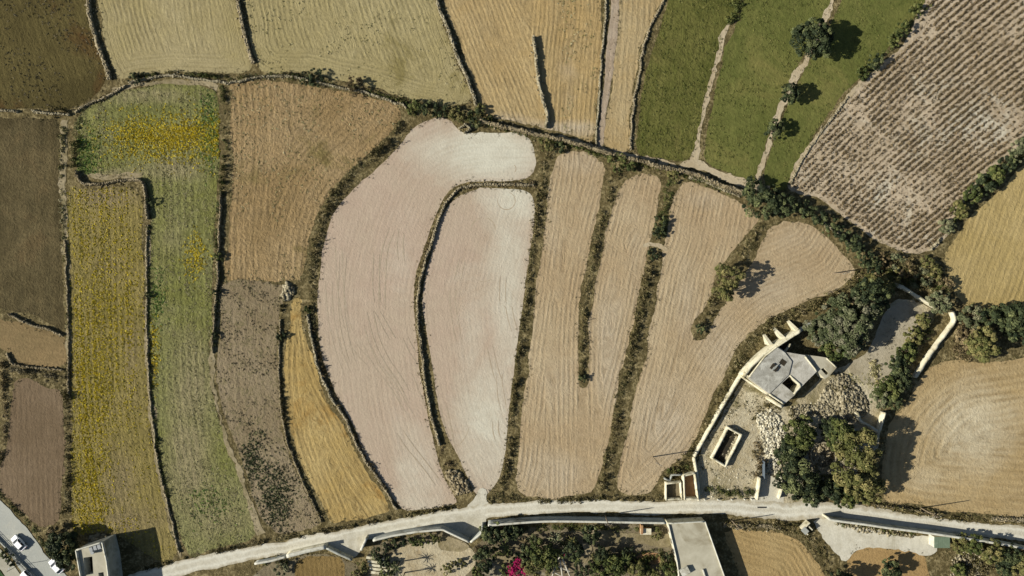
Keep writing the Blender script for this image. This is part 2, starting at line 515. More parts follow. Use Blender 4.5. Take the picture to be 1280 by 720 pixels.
def ribbon_sheet(name, pts, width, mat, z=None, jitter=0.15, smooth=6, label=None):
    """a path or road of given width (px or list of px) along a centre line"""
    n = len(pts)
    ws = width if isinstance(width, (list, tuple)) else [width] * n
    c = catmull([(*P(*p), w * PX * 0.5) for p, w in zip(pts, ws)], smooth)
    c = resample(c, 0.9)
    rng = np.random.default_rng(int(pts[0][0] * 7 + pts[0][1]) + 991)
    d = np.gradient(c[:, :2], axis=0); d /= np.linalg.norm(d, axis=1)[:, None] + 1e-9
    nr = np.stack([-d[:, 1], d[:, 0]], 1)
    j1 = (rng.normal(0, .5, len(c)) + smooth_noise(len(c), rng, 5)) * jitter
    j2 = (rng.normal(0, .5, len(c)) + smooth_noise(len(c), rng, 5)) * jitter
    L = c[:, :2] + nr * (c[:, 2] + j1)[:, None]
    R = c[:, :2] - nr * (c[:, 2] + j2)[:, None]
    if z is None:
        z = next_z(name)
    k = len(c)
    V = np.vstack([np.column_stack([L, np.full(k, z)]), np.column_stack([R, np.full(k, z)])])
    i = np.arange(k - 1)
    F = np.stack([i + k, i + k + 1, i + 1, i], 1)
    me = np_mesh(name, V, F)
    s = np.concatenate([[0], np.cumsum(np.linalg.norm(np.diff(c[:, :2], axis=0), axis=1))])
    lv = np.zeros(len(me.loops), dtype=np.int32); me.loops.foreach_get('vertex_index', lv)
    fu = np.concatenate([c[:, 2], -c[:, 2]]); fv = np.concatenate([s, s])
    uvl = me.uv_layers.new(name='furrow'); uvl.data.foreach_set('uv', np.stack([fu[lv], fv[lv]], 1).astype(np.float32).ravel())
    o = link_mesh(name, me, mat)
    tag(o, label=label, kind='structure')
    return o

# ------------------------------------------------------------------ solid helpers
class MB:
    def __init__(self): self.v = []; self.f = []
    def add(self, V, F):
        b = len(self.v)
        self.v += [tuple(p) for p in V]
        self.f += [tuple(i + b for i in q) for q in F]
        return self
    def box(self, c, s, rz=0.0, taper=1.0):
        hx, hy, hz = s[0] / 2, s[1] / 2, s[2] / 2
        ca, sa = math.cos(rz), math.sin(rz)
        V = []
        for z, k in ((-hz, 1.0), (hz, taper)):
            for x, y in ((-hx, -hy), (hx, -hy), (hx, hy), (-hx, hy)):
                V.append((c[0] + (x * ca - y * sa) * k, c[1] + (x * sa + y * ca) * k, c[2] + z))
        return self.add(V, [(3, 2, 1, 0), (4, 5, 6, 7), (0, 1, 5, 4), (1, 2, 6, 5), (2, 3, 7, 6), (3, 0, 4, 7)])
    def tube(self, a, b, r0, r1, n=8, caps=True):
        a, b = Vector(a), Vector(b)
        d = (b - a).normalized()
        u = d.orthogonal().normalized(); w = d.cross(u)
        V = []
        for p, r in ((a, r0), (b, r1)):
            for i in range(n):
                t = 2 * math.pi * i / n
                V.append(p + (u * math.cos(t) + w * math.sin(t)) * r)
        F = [(i, (i + 1) % n, n + (i + 1) % n, n + i) for i in range(n)]
        if caps: F += [tuple(range(n - 1, -1, -1)), tuple(range(n, 2 * n))]
        return self.add(V, F)
    def prism(self, poly, z0, z1, holes=(), top=True, bottom=False):
        loops = [[Vector((p[0], p[1], 0)) for p in poly]] + [[Vector((p[0], p[1], 0)) for p in h] for h in holes]
        flat = [p for l in loops for p in l]
        tris = mg.tessellate_polygon(loops)
        V = [(p.x, p.y, z1) for p in flat] + [(p.x, p.y, z0) for p in flat]
        n = len(flat); F = []
        if top:
            for t in tris:
                a, b, c = (flat[i] for i in t)
                F.append(tuple(t) if (b - a).cross(c - a).z > 0 else tuple(reversed(t)))
        if bottom:
            for t in tris:
                a, b, c = (flat[i] for i in t)
                q = tuple(t) if (b - a).cross(c - a).z < 0 else tuple(reversed(t))
                F.append(tuple(i + n for i in q))
        s = 0
        for l in loops:
            k = len(l)
            for i in range(k):
                F.append((s + i, s + (i + 1) % k, n + s + (i + 1) % k, n + s + i))
            s += k
        return self.add(V, F)
    def build(self, name, mat, parent=None, bevel=0.0, smooth=False):
        me = bpy.data.meshes.new(name)
        me.from_pydata(self.v, [], self.f)
        bm = bmesh.new(); bm.from_mesh(me)
        bmesh.ops.recalc_face_normals(bm, faces=bm.faces)
        if bevel > 0:
            bmesh.ops.bevel(bm, geom=[e for e in bm.edges if e.is_manifold and e.calc_face_angle(0) > 0.5], offset=bevel, segments=2, profile=0.6, affect='EDGES')
        if smooth:
            for f in bm.faces: f.smooth = True
        bm.to_mesh(me); bm.free()
        return link_mesh(name, me, mat, parent)

def wall_mesh(pl, width, z0, z1, rng, rough=0.06, step=0.8, z1b=None):
    """solid wall along world polyline with slightly uneven top"""
    c = resample(np.asarray(pl, float), step)
    d = np.gradient(c, axis=0); d /= np.linalg.norm(d, axis=1)[:, None] + 1e-9
    nr = np.stack([-d[:, 1], d[:, 0]], 1)
    k = len(c)
    zt = np.linspace(z1, z1 if z1b is None else z1b, k) + smooth_noise(k, rng, 2.5) * rough
    w = width / 2 + rng.normal(0, rough * 0.3, k)
    L = c + nr * w[:, None]; R = c - nr * w[:, None]
    V = np.vstack([np.column_stack([L, np.full(k, z0)]), np.column_stack([L, zt]), np.column_stack([R, zt + rng.normal(0, rough * .3, k)]), np.column_stack([R, np.full(k, z0)])])
    i = np.arange(k - 1)
    F = np.vstack([np.stack([i + a * k, i + 1 + a * k, i + 1 + (a + 1) * k, i + (a + 1) * k], 1) for a in range(3)])
    caps = np.array([[0, k, 2 * k, 3 * k], [k - 1, 4 * k - 1, 3 * k - 1, 2 * k - 1]])
    return V, np.vstack([F, caps])

CUBE_V = np.array([(x, y, z) for z in (-1, 1) for y in (-1, 1) for x in (-1, 1)], float)
CUBE_F = np.array([(0, 2, 3, 1), (4, 5, 7, 6), (0, 1, 5, 4), (2, 6, 7, 3), (0, 4, 6, 2), (1, 3, 7, 5)])
def stones(C, S, rng, flat=0.75):
    """irregular blocks at centres C (n,3) of half sizes S (n,)"""
    n = len(C)
    base = CUBE_V[None] * (1 + rng.uniform(-.28, .28, (n, 8, 3)))
    sc = S[:, None] * np.stack([rng.uniform(.8, 1.5, n), rng.uniform(.7, 1.1, n), rng.uniform(.5, .9, n) * flat / .75], 1)
    v = base * sc[:, None, :]
    a = rng.uniform(0, 2 * np.pi, n); t = rng.normal(0, .3, n)
    ca, sa, ct, st = np.cos(a), np.sin(a), np.cos(t), np.sin(t)
    Rz = np.zeros((n, 3, 3)); Rz[:, 0, 0] = ca; Rz[:, 0, 1] = -sa; Rz[:, 1, 0] = sa; Rz[:, 1, 1] = ca; Rz[:, 2, 2] = 1
    Rx = np.zeros((n, 3, 3)); Rx[:, 0, 0] = 1; Rx[:, 1, 1] = ct; Rx[:, 1, 2] = -st; Rx[:, 2, 1] = st; Rx[:, 2, 2] = ct
    v = np.einsum('nij,nkj->nki', Rz @ Rx, v) + C[:, None, :]
    F = (CUBE_F[None] + (np.arange(n) * 8)[:, None, None]).reshape(-1, 4)
    return v.reshape(-1, 3), F

def rubble_wall(pts, label, width=0.9, height=1.1, mat='stone', ragged=0.35, smooth=4, name='rubble_wall', cat='stone wall', group=None, gaps=0.0):
    """dry-stone wall: a solid core dressed with loose stones, one mesh"""
    width *= .62; height *= .85
    pl = catmull(W(pts), smooth)
    pl = resample(pl, 0.5)
    rng = np.random.default_rng(int(pts[0][0] * 13 + pts[0][1] * 3) + 17)
    pl = pl + np.stack([smooth_noise(len(pl), rng, 4) * .12, smooth_noise(len(pl), rng, 4) * .12], 1)
    L = 0.5 * (len(pl) - 1)
    V0, F0 = wall_mesh(pl, width * 0.7, -0.05, height * 0.8, rng, height * 0.10, 0.6)
    d = np.gradient(pl, axis=0); d /= np.linalg.norm(d, axis=1)[:, None] + 1e-9
    n = int(L * (22 + 24 * height) * max(.6, width))
    u = rng.uniform(0, len(pl) - 1.001, n); i = u.astype(int); f = u - i
    c = pl[i] * (1 - f)[:, None] + pl[i + 1] * f[:, None]
    nr = np.stack([-d[i, 1], d[i, 0]], 1)
    hk = smooth_noise(len(pl), rng, 5)[i] * ragged * .35 * height
    side = rng.choice([-1, 0, 1], n, p=[.34, .32, .34])
    z = np.where(side == 0, height * .86 + hk, rng.uniform(0.08, 0.95, n) * height + np.minimum(hk, 0))
    off = np.where(side == 0, rng.uniform(-.36, .36, n) * width, side * width * (.40 - .08 * z / height) + rng.normal(0, .05, n))
    # some stones fallen beside the wall
    fall = rng.random(n) < 0.06
    off = np.where(fall, rng.normal(0, width * .9, n), off); z = np.where(fall, .08, z)
    C = np.column_stack([c + nr * off[:, None], z])
    S = rng.uniform(.07, .17, n) * (0.8 + 0.25 * height)
    V1, F1 = stones(C, S, rng)
    V = np.vstack([V0, V1]); F = np.vstack([F0, F1 + len(V0)])
    o = link_mesh(name, np_mesh(name, V, F), M[mat])
    return tag(o, label, cat, group)

def smooth_wall(pts, label, width=0.5, height=3.0, mat='lime', zpix=None, name='stone_wall', cat='wall', smooth=1, rough=0.05, name_cap=None, z1b=None):
    """plain limestone or rendered wall; outline traced along its top when zpix is given"""
    pw = W(pts, zpix if zpix is not None else 0.0)
    if smooth > 1: pw = catmull(pw, smooth)
    rng = np.random.default_rng(int(pts[0][0] * 5 + pts[0][1]) + 3)
    V, F = wall_mesh(pw, width, -0.05, height, rng, rough, 0.7, z1b)
    me = np_mesh(name, V, F)
    o = link_mesh(name, me, M[mat])
    return tag(o, label, cat)

# ------------------------------------------------------------------ foliage
def leaf_quads(C, Nn, size, rng, asp=0.6):
    """quads at C with normal Nn"""
    n = len(C)
    Nn = Nn / (np.linalg.norm(Nn, axis=1)[:, None] + 1e-9)
    r = rng.normal(0, 1, (n, 3))
    u = np.cross(Nn, r); u /= np.linalg.norm(u, axis=1)[:, None] + 1e-9
    w = np.cross(Nn, u)
    su = (size * rng.uniform(.7, 1.35, n))[:, None]; sw = su * asp
    V = np.stack([C - u * su, C - w * sw * .9, C + u * su, C + w * sw], 1)
    return V.reshape(-1, 3), np.arange(n * 4).reshape(n, 4)

def clumps(Cc, R, per, size, rng, flat=0.8, tints=None, up=0.35, blade=0.0):
    """leaf faces around clump centres Cc (k,3) with radii R (k,)"""
    k = len(Cc)
    idx = np.repeat(np.arange(k), per)
    n = len(idx)
    d = rng.normal(0, 1, (n, 3)); d[:, 2] = np.abs(d[:, 2]) * 0.9 - .25
    d /= np.linalg.norm(d, axis=1)[:, None]
    rad = R[idx] * rng.uniform(.45, 1.08, n) ** .6
    pos = Cc[idx] + d * rad[:, None] * np.array([1, 1, flat])
    nn = d + rng.normal(0, .5, (n, 3)); nn[:, 2] += up
    if blade > 0:
        nn[:, 2] *= (1 - blade)
    V, F = leaf_quads(pos, nn, size if np.isscalar(size) else size[idx], rng)
    if tints is None: tints = rng.random(k)
    t = np.clip(tints[idx] + rng.normal(0, .06, n), 0, 1)
    return V, F, t

def crown_mesh(name, R, Hc, zc, seed, nlob=34, per=120, leaf=0.24, gap=0.0, lop=0.25):
    rng = np.random.default_rng(seed)
    # lobes spread over an uneven ellipsoid, open spaces left between them
    d = rng.normal(0, 1, (nlob * 3, 3)); d /= np.linalg.norm(d, axis=1)[:, None]
    d = d[d[:, 2] > -0.45]
    ang = np.arctan2(d[:, 1], d[:, 0])
    und = 1 + lop * .5 * np.sin(ang * 2 + rng.uniform(0, 6)) + lop * .5 * np.sin(ang * 3 + rng.uniform(0, 6)) + rng.normal(0, .07, len(d))
    r = rng.uniform(.45, .86, len(d)) ** .7
    C = np.column_stack([d[:, 0] * R * und * r, d[:, 1] * R * und * r, zc + d[:, 2] * Hc * r])
    C = C[:nlob]
    rad = rng.uniform(.12, .33, len(C)) * R
    # ragged sprays that stick out of the outline
    k = max(4, len(C) // 2)
    d2 = rng.normal(0, 1, (k, 3)); d2[:, 2] = np.abs(d2[:, 2]) - .3; d2 /= np.linalg.norm(d2, axis=1)[:, None]
    C2 = np.column_stack([d2[:, 0] * R * 1.0, d2[:, 1] * R * 1.0, zc + d2[:, 2] * Hc * .98])
    C = np.vstack([C, C2]); rad = np.concatenate([rad, rng.uniform(.05, .13, k) * R])
    tn = rng.random(len(C))
    V, F, t = clumps(C, rad, per, leaf, rng, flat=.8, tints=tn)
    return np_mesh(name, V, F, t)

def limb_mesh(h, R, seed, r0=None):
    rnd = random.Random(seed)
    mb = MB()
    r0 = r0 or 0.05 + h * 0.035
    fork = h * rnd.uniform(.28, .4)
    lean = (rnd.uniform(-.1, .1) * h, rnd.uniform(-.1, .1) * h)
    mb.tube((0, 0, -.1), (lean[0] * .5, lean[1] * .5, fork), r0, r0 * .72, 9)
    for i in range(6):
        a = i * 2 * math.pi / 6 + rnd.uniform(-.4, .4)
        rr = R * rnd.uniform(.4, .65)
        mid = (lean[0] * .5 + math.cos(a) * rr * .5, lean[1] * .5 + math.sin(a) * rr * .5, fork + (h - fork) * .35)
        tip = (math.cos(a) * rr, math.sin(a) * rr, h * rnd.uniform(.62, .82))
        mb.tube((lean[0] * .5, lean[1] * .5, fork * .96), mid, r0 * .45, r0 * .3, 6)
        mb.tube(mid, tip, r0 * .3, r0 * .1, 6)
    return mb

def tree(px, py, R, h, label, mat='leaf_dark', name='tree', cat='tree', nlob=36, per=130, leaf=0.24, seed=None, group=None, top=False, lop=.25, low=0.45):
    """px, py: crown centre in the photo; R crown radius (m), h height (m)"""
    seed = seed if seed is not None else int(px * 3 + py * 7)
    zc = h * (1 - low * .9)
    x, y = P(px, py, zc)
    t = empty(name, (x, y, 0), label, cat, group)
    limb_mesh(h, R, seed).build('trunk', M['bark'], t)
    link_mesh('crown', crown_mesh('crown', R, h * low, zc, seed, nlob, per, leaf, lop=lop), M[mat], t)
    return t

def bush(px, py, R, h, label, mat='scrub_green', name='shrub', cat='shrub', seed=None, group=None, nlob=12, per=70, leaf=0.15, lop=.3):
    seed = seed if seed is not None else int(px * 5 + py * 11)
    x, y = P(px, py, h * .5)
    me = crown_mesh(name, R, h * .55, h * .48, seed, nlob, per, leaf, lop=lop)
    o = link_mesh(name, me, M[mat])
    o.location = (x, y, 0)
    return tag(o, label, cat, group)

def scatter_mesh(Q, rng, rmin, rmax, hmin, hmax, per, leaf, tints=None, blade=.3):
    n = len(Q)
    R = rng.uniform(rmin, rmax, n)
    Hh = rng.uniform(hmin, hmax, n)
    C = np.column_stack([Q, Hh * .45])
    idx = np.repeat(np.arange(n), per)
    m = len(idx)
    a = rng.uniform(0, 2 * np.pi, m); rr = R[idx] * np.sqrt(rng.random(m))
    z = Hh[idx] * (1 - (rr / R[idx]) ** 2 * .75) * rng.uniform(.25, 1.05, m)
    pos = np.column_stack([Q[idx, 0] + np.cos(a) * rr, Q[idx, 1] + np.sin(a) * rr, z])
    nn = np.column_stack([np.cos(a) * .7, np.sin(a) * .7, np.full(m, 1 - blade)]) + rng.normal(0, .5, (m, 3))
    V, F = leaf_quads(pos, nn, leaf, rng, .5)
    if tints is None: tints = rng.random(n)
    t = np.clip(tints[idx] + rng.normal(0, .07, m), 0, 1)
    return V, F, t

def scrub_strip(pts, width, label, mat='scrub', h=(.25, .9), r=(.3, .75), dens=1.7, per=26, leaf=.15, name='scrub', smooth=5, gap=0.0, tint=None):
    """continuous band of scrub along a line; one mass nobody could count"""
    ws = width if isinstance(width, (list, tuple)) else [width] * len(pts)
    c = catmull([(*P(*p), w * PX * .5) for p, w in zip(pts, ws)], smooth)
    c = resample(c, .5)
    rng = np.random.default_rng(int(pts[0][0] * 17 + pts[0][1]) + 5)
    d = np.gradient(c[:, :2], axis=0); d /= np.linalg.norm(d, axis=1)[:, None] + 1e-9
    L = .5 * len(c)
    n = int(dens * L * max(.8, c[:, 2].mean() * 2) * 1.25)
    u = rng.uniform(0, len(c) - 1.001, n)
    # clumping along the line
    dn = smooth_noise(len(c), rng, 6)
    keep = rng.random(n) < np.clip(.8 + .45 * dn[u.astype(int)], .15, 1)
    u = u[keep]; n = len(u); i = u.astype(int)
    nr = np.stack([-d[i, 1], d[i, 0]], 1)
    off = rng.normal(0, .48, n).clip(-1.15, 1.15) * c[i, 2]
    Q = c[i, :2] + nr * off[:, None]
    hs = np.clip(1 + .45 * smooth_noise(len(c), rng, 8)[i], .4, 1.8)
    V, F, t = scatter_mesh(Q, rng, r[0], r[1], h[0], h[1], per, leaf, None if tint is None else np.clip(rng.normal(tint, .2, n), 0, 1))
    V = V.reshape(n, per * 4, 3); V[:, :, 2] *= hs[:, None] * 1.3; V = V.reshape(-1, 3)
    o = link_mesh(name, np_mesh(name, V, F, t), M[mat])
    return tag(o, label, cat='scrub', kind='stuff')

def weeds(poly_w, label, mat, dens, r=(.15, .4), h=(.1, .3), per=8, leaf=.15, mask=None, name='weeds', cat='weeds', seed=1, tintf=None, rows=None, row_w=1.7):
    """low weeds spread over a field outline (world coordinates)"""
    rng = np.random.default_rng(seed)
    lo, hi = poly_w.min(0), poly_w.max(0)
    n = int((hi - lo).prod() * dens)
    Q = rng.uniform(lo, hi, (n, 2))
    Q = Q[inside(Q, poly_w)]
    if mask is not None:
        Q = Q[rng.random(len(Q)) < mask(Q, rng)]
    if rows is not None:
        gl = resample(catmull(W(rows), 5), 1.5)
        gl = np.vstack([gl[0] + (gl[0] - gl[2]) * 30, gl, gl[-1] + (gl[-1] - gl[-3]) * 30])
        _, al, dd = line_dist(Q, gl)
        ph = np.cos(dd * 2 * np.pi / row_w + np.sin(al * .02) * 2.0) + .7 * np.cos(dd * 2 * np.pi / (row_w * 3.1))
        Q = Q[rng.random(len(Q)) < np.clip(.5 + .6 * ph, .08, 1)]
    V, F, t = scatter_mesh(Q, rng, r[0], r[1], h[0] * .5, h[1] * .55, per, leaf, tintf(Q, rng) if tintf else None, blade=.25)
    o = link_mesh(name, np_mesh(name, V, F, t), M[mat])
    return tag(o, label, cat=cat, kind='stuff')

def blobmask(seed, scale, thr=0.0, soft=.5):
    rg = np.random.default_rng(seed)
    K_ = rg.normal(0, 1, (14, 2)) / scale; ph = rg.uniform(0, 6.28, 14)
    def f(Q, rng):
        v = np.sin(Q @ K_.T + ph).sum(1) / 2.65
        return np.clip((v - thr) / soft + .5, 0, 1)
    return f

# ================================================================== THE GROUND
M['ground'] = field_mat('dry rough ground', K(106, 92, 60), K(84, 74, 46), furrow=None, patch=.05, speck=.45, speck_scale=1.4, speck_col=K(140, 124, 88), bump=.12, fur_b=0.0)
def ground_plane():
    me = bpy.data.meshes.new('ground')
    S = 3000
    me.from_pydata([(-S, -S, 0), (S, -S, 0), (S, S, 0), (-S, S, 0)], [], [(0, 1, 2, 3)])
    u = me.uv_layers.new(name='furrow')
    for l in me.loops: u.data[l.index].uv = (me.vertices[l.vertex_index].co.x, me.vertices[l.vertex_index].co.y)
    return tag(link_mesh('ground', me, M['ground']), kind='structure')
ground_plane()

# guide lines shared by borders and furrows
G_pale_left = [(503, 150), (485, 177), (457, 202), (427, 228), (408, 262), (396, 300), (391, 345), (390, 380), (392, 410), (400, 450), (414, 488), (432, 520), (447, 552), (465, 585), (485, 615), (500, 640)]
G_mid = [(668, 230), (640, 231), (600, 231), (575, 236), (558, 252), (548, 275), (538, 300), (527, 340), (521, 375), (523, 410), (528, 450), (533, 490), (541, 525), (552, 560), (568, 592), (578, 614)]
G_bc = [(684, 185), (682, 215), (675, 250), (668, 300), (662, 350), (655, 400), (648, 450), (641, 510), (638, 560), (630, 600), (622, 622)]
G_cd = [(775, 206), (765, 235), (757, 262), (748, 295), (741, 330), (733, 370), (729, 410), (728, 450), (728, 474)]
G_de1 = [(842, 215), (836, 240), (830, 270), (825, 297)]
G_de2 = [(815, 322), (808, 355), (802, 385), (795, 420), (786, 455), (777, 490), (769, 530), (760, 575), (752, 614)]
G_e = [(955, 281), (940, 301), (925, 325), (905, 352), (890, 380), (876, 406)]
G_south = [(1075, 338), (1060, 360), (1030, 377), (1000, 390), (968, 403), (944, 425), (927, 450), (907, 485), (890, 520), (873, 555), (852, 582), (832, 602)]
G_w = [(278, 108), (281, 150), (280, 200), (275, 250), (272, 290), (272, 340), (270, 390), (266, 440)]
G_strip = [(182, 236), (184, 300), (184, 350), (185, 400), (187, 450), (190, 500), (198, 560), (208, 615), (222, 692)]
G_grey_r = [(355, 368), (351, 410), (350, 460), (354, 510), (363, 555), (380, 600), (402, 652)]
G_grey_l = [(268, 440), (272, 480), (280, 525), (295, 570), (311, 615), (325, 668)]
WL_12 = [(104, -90), (107, -50), (110, -15), (113, 15), (121, 48), (131, 78), (139, 100)]
WL_23 = [(290, -90), (293, -50), (297, -15), (301, 18), (309, 55), (318, 80)]
WL_34 = [(515, -90), (528, -50), (541, -15), (550, 12), (562, 42), (575, 78), (586, 105), (597, 132)]
WL_45 = [(758, -90), (758, -50), (758, -15), (757, 25), (753, 65), (750, 105), (747, 150), (745, 182)]
WL_56 = [(890, -80), (864, -45), (838, -12), (820, 20), (806, 52), (798, 95), (791, 140), (788, 188)]

F = {}
def field(key, pts, mat, **kw):
    name = kw.pop('name', 'field')
    o, pl = sheet(name, pts, mat, **kw)
    F[key] = pl
    FIELD_Z[key] = o.data.vertices[0].co.z
    return o

# --- upper row of fields
field('olive', [(-30, -25), (104, -25), (108, 15), (118, 55), (129, 85), (133, 103), (122, 116), (104, 127), (80, 136), (-30, 136)],
      field_mat('olive stubble', K(78, 68, 38), K(98, 86, 50), K(64, 56, 30), 1.6, .45, .10, patch=.025, speck=.3, bump=.10, third=K(84, 62, 34), third_scale=.04), direction=(.35, 1))
field('tan1', [(119, -25), (293, -25), (297, 15), (306, 55), (316, 82), (300, 90), (240, 91), (200, 91), (168, 94), (152, 98), (144, 92), (133, 60)],
      field_mat('mown straw field', K(158, 142, 98), K(172, 156, 116), K(112, 98, 60), 1.25, .75, .11, patch=.03, speck=.2, head=5.0), guides=[WL_12, WL_23])
field('tan2', [(304, -25), (537, -25), (548, 12), (563, 55), (577, 92), (588, 122), (566, 133), (522, 126), (500, 119), (460, 107), (420, 99), (387, 91), (332, 89), (325, 80), (314, 50)],
      field_mat('mown straw field green', K(160, 144, 100), K(174, 158, 116), K(110, 98, 60), 1.25, .75, .11, patch=.035, speck=.22, head=6.0, third=K(134, 120, 76), third_scale=.06), guides=[WL_23, WL_34])
field('tan3', [(549, -25), (751, -25), (751, 60), (746, 120), (741, 175), (720, 170), (690, 163), (650, 154), (616, 147), (605, 138), (595, 110), (580, 68), (564, 30)],
      field_mat('golden stubble', K(174, 146, 98), K(184, 160, 116), K(118, 96, 60), 1.1, .8, .11, patch=.03, speck=.26, third=K(188, 170, 142), third_scale=.05, tone=True), guides=[WL_34, WL_45], chalk=[(700, 162, 60, 10, 1.1), (640, 152, 30, 8, .8), (712, 90, 14, 100, .35)])
field('strip5', [(776, -25), (834, -25), (816, 22), (801, 55), (794, 95), (787, 135), (784, 188), (756, 182), (763, 130), (771, 60)],
      field_mat('pale stubble strip', K(168, 142, 98), K(180, 158, 118), K(118, 98, 64), 1.4, .6, .10, patch=.05, speck=.2), guides=[WL_45])
GREEN = field_mat('rough green pasture', K(82, 83, 38), K(100, 97, 49), K(112, 104, 60), 2.4, .35, .06, patch=.045, speck=.34, speck_scale=1.3, bump=.13, third=K(116, 104, 60), third_scale=.05, third_thr=(.56, .74))
GREEN2 = field_mat('soft green pasture', K(88, 91, 44), K(104, 103, 53), K(116, 109, 62), 3.0, .3, .04, patch=.045, speck=.24, speck_scale=1.2, bump=.08, third=K(124, 112, 64), third_scale=.045, third_thr=(.54, .74))
field('green1', [(840, -25), (932, -25), (928, 8), (912, 26), (899, 55), (889, 95), (880, 135), (871, 178), (866, 194), (850, 202), (822, 196), (798, 188), (799, 140), (806, 95), (817, 55), (831, 20)], GREEN, direction=(-.2, 1))
field('green2', [(934, -25), (1043, -25), (1038, 8), (1018, 42), (996, 85), (981, 115), (967, 150), (955, 185), (944, 227), (915, 220), (887, 206), (880, 194), (885, 160), (895, 112), (907, 62), (920, 30)], GREEN2, direction=(-.3, 1))
field('green3', [(1056, -25), (1162, -25), (1150, 10), (1130, 38), (1100, 70), (1075, 95), (1040, 138), (1010, 183), (990, 222), (980, 238), (956, 232), (962, 195), (977, 150), (1001, 98), (1032, 40), (1050, 5)], GREEN2, direction=(-.6, 1))
field('crop', [(1163, -25), (1310, -25), (1310, 165), (1280, 182), (1245, 210), (1215, 238), (1195, 265), (1183, 293), (1165, 312), (1140, 318), (1112, 308), (1082, 290), (1052, 265), (1030, 252), (1002, 240), (986, 231), (1002, 198), (1032, 157), (1072, 110), (1104, 80), (1134, 45)],
      field_mat('chalky crop soil', K(186, 166, 138), K(168, 148, 120), K(150, 132, 104), 1.5, .3, .06, patch=.05, speck=.25, third=K(196, 184, 160), third_scale=.06), direction=(1, -.85))
field('right_tan', [(1310, 196), (1282, 206), (1252, 235), (1217, 270), (1192, 300), (1180, 320), (1186, 350), (1197, 370), (1217, 384), (1260, 388), (1310, 383)],
      field_mat('golden mown field', K(170, 146, 94), K(182, 158, 108), K(126, 106, 62), 1.5, .7, .10, patch=.05, speck=.2), direction=(-.35, 1))
# --- left fields
field('flower_top', [(100, 146), (120, 128), (150, 116), (185, 107), (230, 105), (266, 109), (273, 125), (274, 200), (270, 260), (268, 320), (266, 360), (263, 420), (263, 470), (273, 520), (288, 570), (308, 620), (321, 664), (300, 678), (260, 688), (237, 693), (217, 640), (202, 580), (193, 520), (189, 470), (187, 400), (187, 330), (188, 260), (184, 233), (170, 220), (140, 218), (103, 220), (95, 200), (97, 170)],
      field_mat('weedy green strip', K(118, 115, 62), K(134, 128, 84), K(88, 90, 46), 1.7, .6, .12, patch=.04, speck=.45, speck_scale=1.4, bump=.16, third=K(146, 132, 98), third_scale=.05, tone=True), guides=[G_strip], chalk=[(215, 212, 45, 14, .9), (170, 120, 60, 10, .9), (150, 216, 50, 6, .9), (215, 300, 20, 30, .4), (240, 480, 30, 70, .9), (235, 570, 30, 80, .9), (270, 650, 40, 30, .7), (200, 330, 10, 60, .3)])
field('flower', [(84, 242), (110, 236), (150, 233), (172, 238), (178, 262), (179, 330), (180, 400), (183, 470), (186, 520), (193, 570), (205, 620), (215, 662), (221, 690), (205, 702), (180, 690), (140, 668), (112, 668), (92, 660), (90, 560), (89, 480), (88, 400), (86, 330)],
      field_mat('yellow flower field soil', K(136, 120, 64), K(150, 132, 82), K(98, 88, 48), 1.5, .85, .13, patch=.04, speck=.42, speck_scale=1.6, bump=.16, third=K(142, 124, 94), tone=True, third_scale=.05), guides=[G_strip], chalk=[(130, 245, 50, 14, .9), (150, 600, 25, 50, .8), (165, 440, 10, 60, .6), (160, 650, 40, 25, .8), (135, 330, 30, 20, .4)])
field('dark_left', [(-30, 148), (60, 148), (74, 156), (75, 250), (78, 340), (80, 410), (60, 403), (30, 392), (-30, 380)],
      field_mat('dark fallow', K(86, 74, 48), K(112, 97, 66), K(62, 56, 36), 3.5, .7, .10, patch=.05, speck=.38, bump=.14, third=K(108, 90, 60), third_scale=.05), direction=(0.03, 1))
field('small_tan', [(-30, 402), (14, 400), (45, 412), (80, 421), (82, 454), (60, 458), (20, 456), (8, 440), (-30, 430)],
      field_mat('small tan plot', K(128, 108, 74), K(142, 118, 82), K(104, 86, 56), 1.4, .5, .07, patch=.05, speck=.2), direction=(1, .1))
field('brown', [(18, 480), (34, 474), (60, 483), (78, 492), (80, 530), (78, 600), (73, 648), (60, 657), (45, 655), (20, 633), (-8, 606), (0, 588), (10, 550), (12, 510)],
      field_mat('brown ploughed earth', K(112, 93, 70), K(127, 107, 83), K(90, 74, 54), 1.3, .6, .06, patch=.05, speck=.2, speck_scale=1.8, bump=.05), direction=(.03, 1))
field('tan_arch', [(289, 112), (302, 105), (340, 103), (390, 108), (440, 116), (488, 130), (500, 142), (496, 156), (480, 177), (454, 200), (428, 220), (408, 245), (391, 280), (383, 312), (378, 342), (372, 352), (350, 351), (300, 349), (283, 349), (286, 300), (291, 240), (290, 180)],
      field_mat('tan fallow', K(155, 128, 88), K(170, 144, 105), K(106, 87, 54), 1.5, .8, .15, patch=.045, speck=.34, speck_scale=1.5, bump=.15, third=K(128, 112, 70), third_scale=.05), guides=[G_w, G_pale_left[:8]])
field('grey', [(281, 353), (350, 356), (353, 370), (348, 400), (346, 440), (349, 480), (350, 520), (358, 560), (376, 600), (397, 645), (398, 657), (370, 664), (345, 667), (325, 645), (308, 590), (293, 550), (279, 515), (271, 470), (276, 400)],
      field_mat('grey weedy ground', K(136, 118, 90), K(152, 134, 106), K(110, 94, 66), 2.0, .4, .08, patch=.05, speck=.4, speck_scale=1.3, bump=.12, speck_col=K(92, 84, 56)), guides=[G_grey_r])
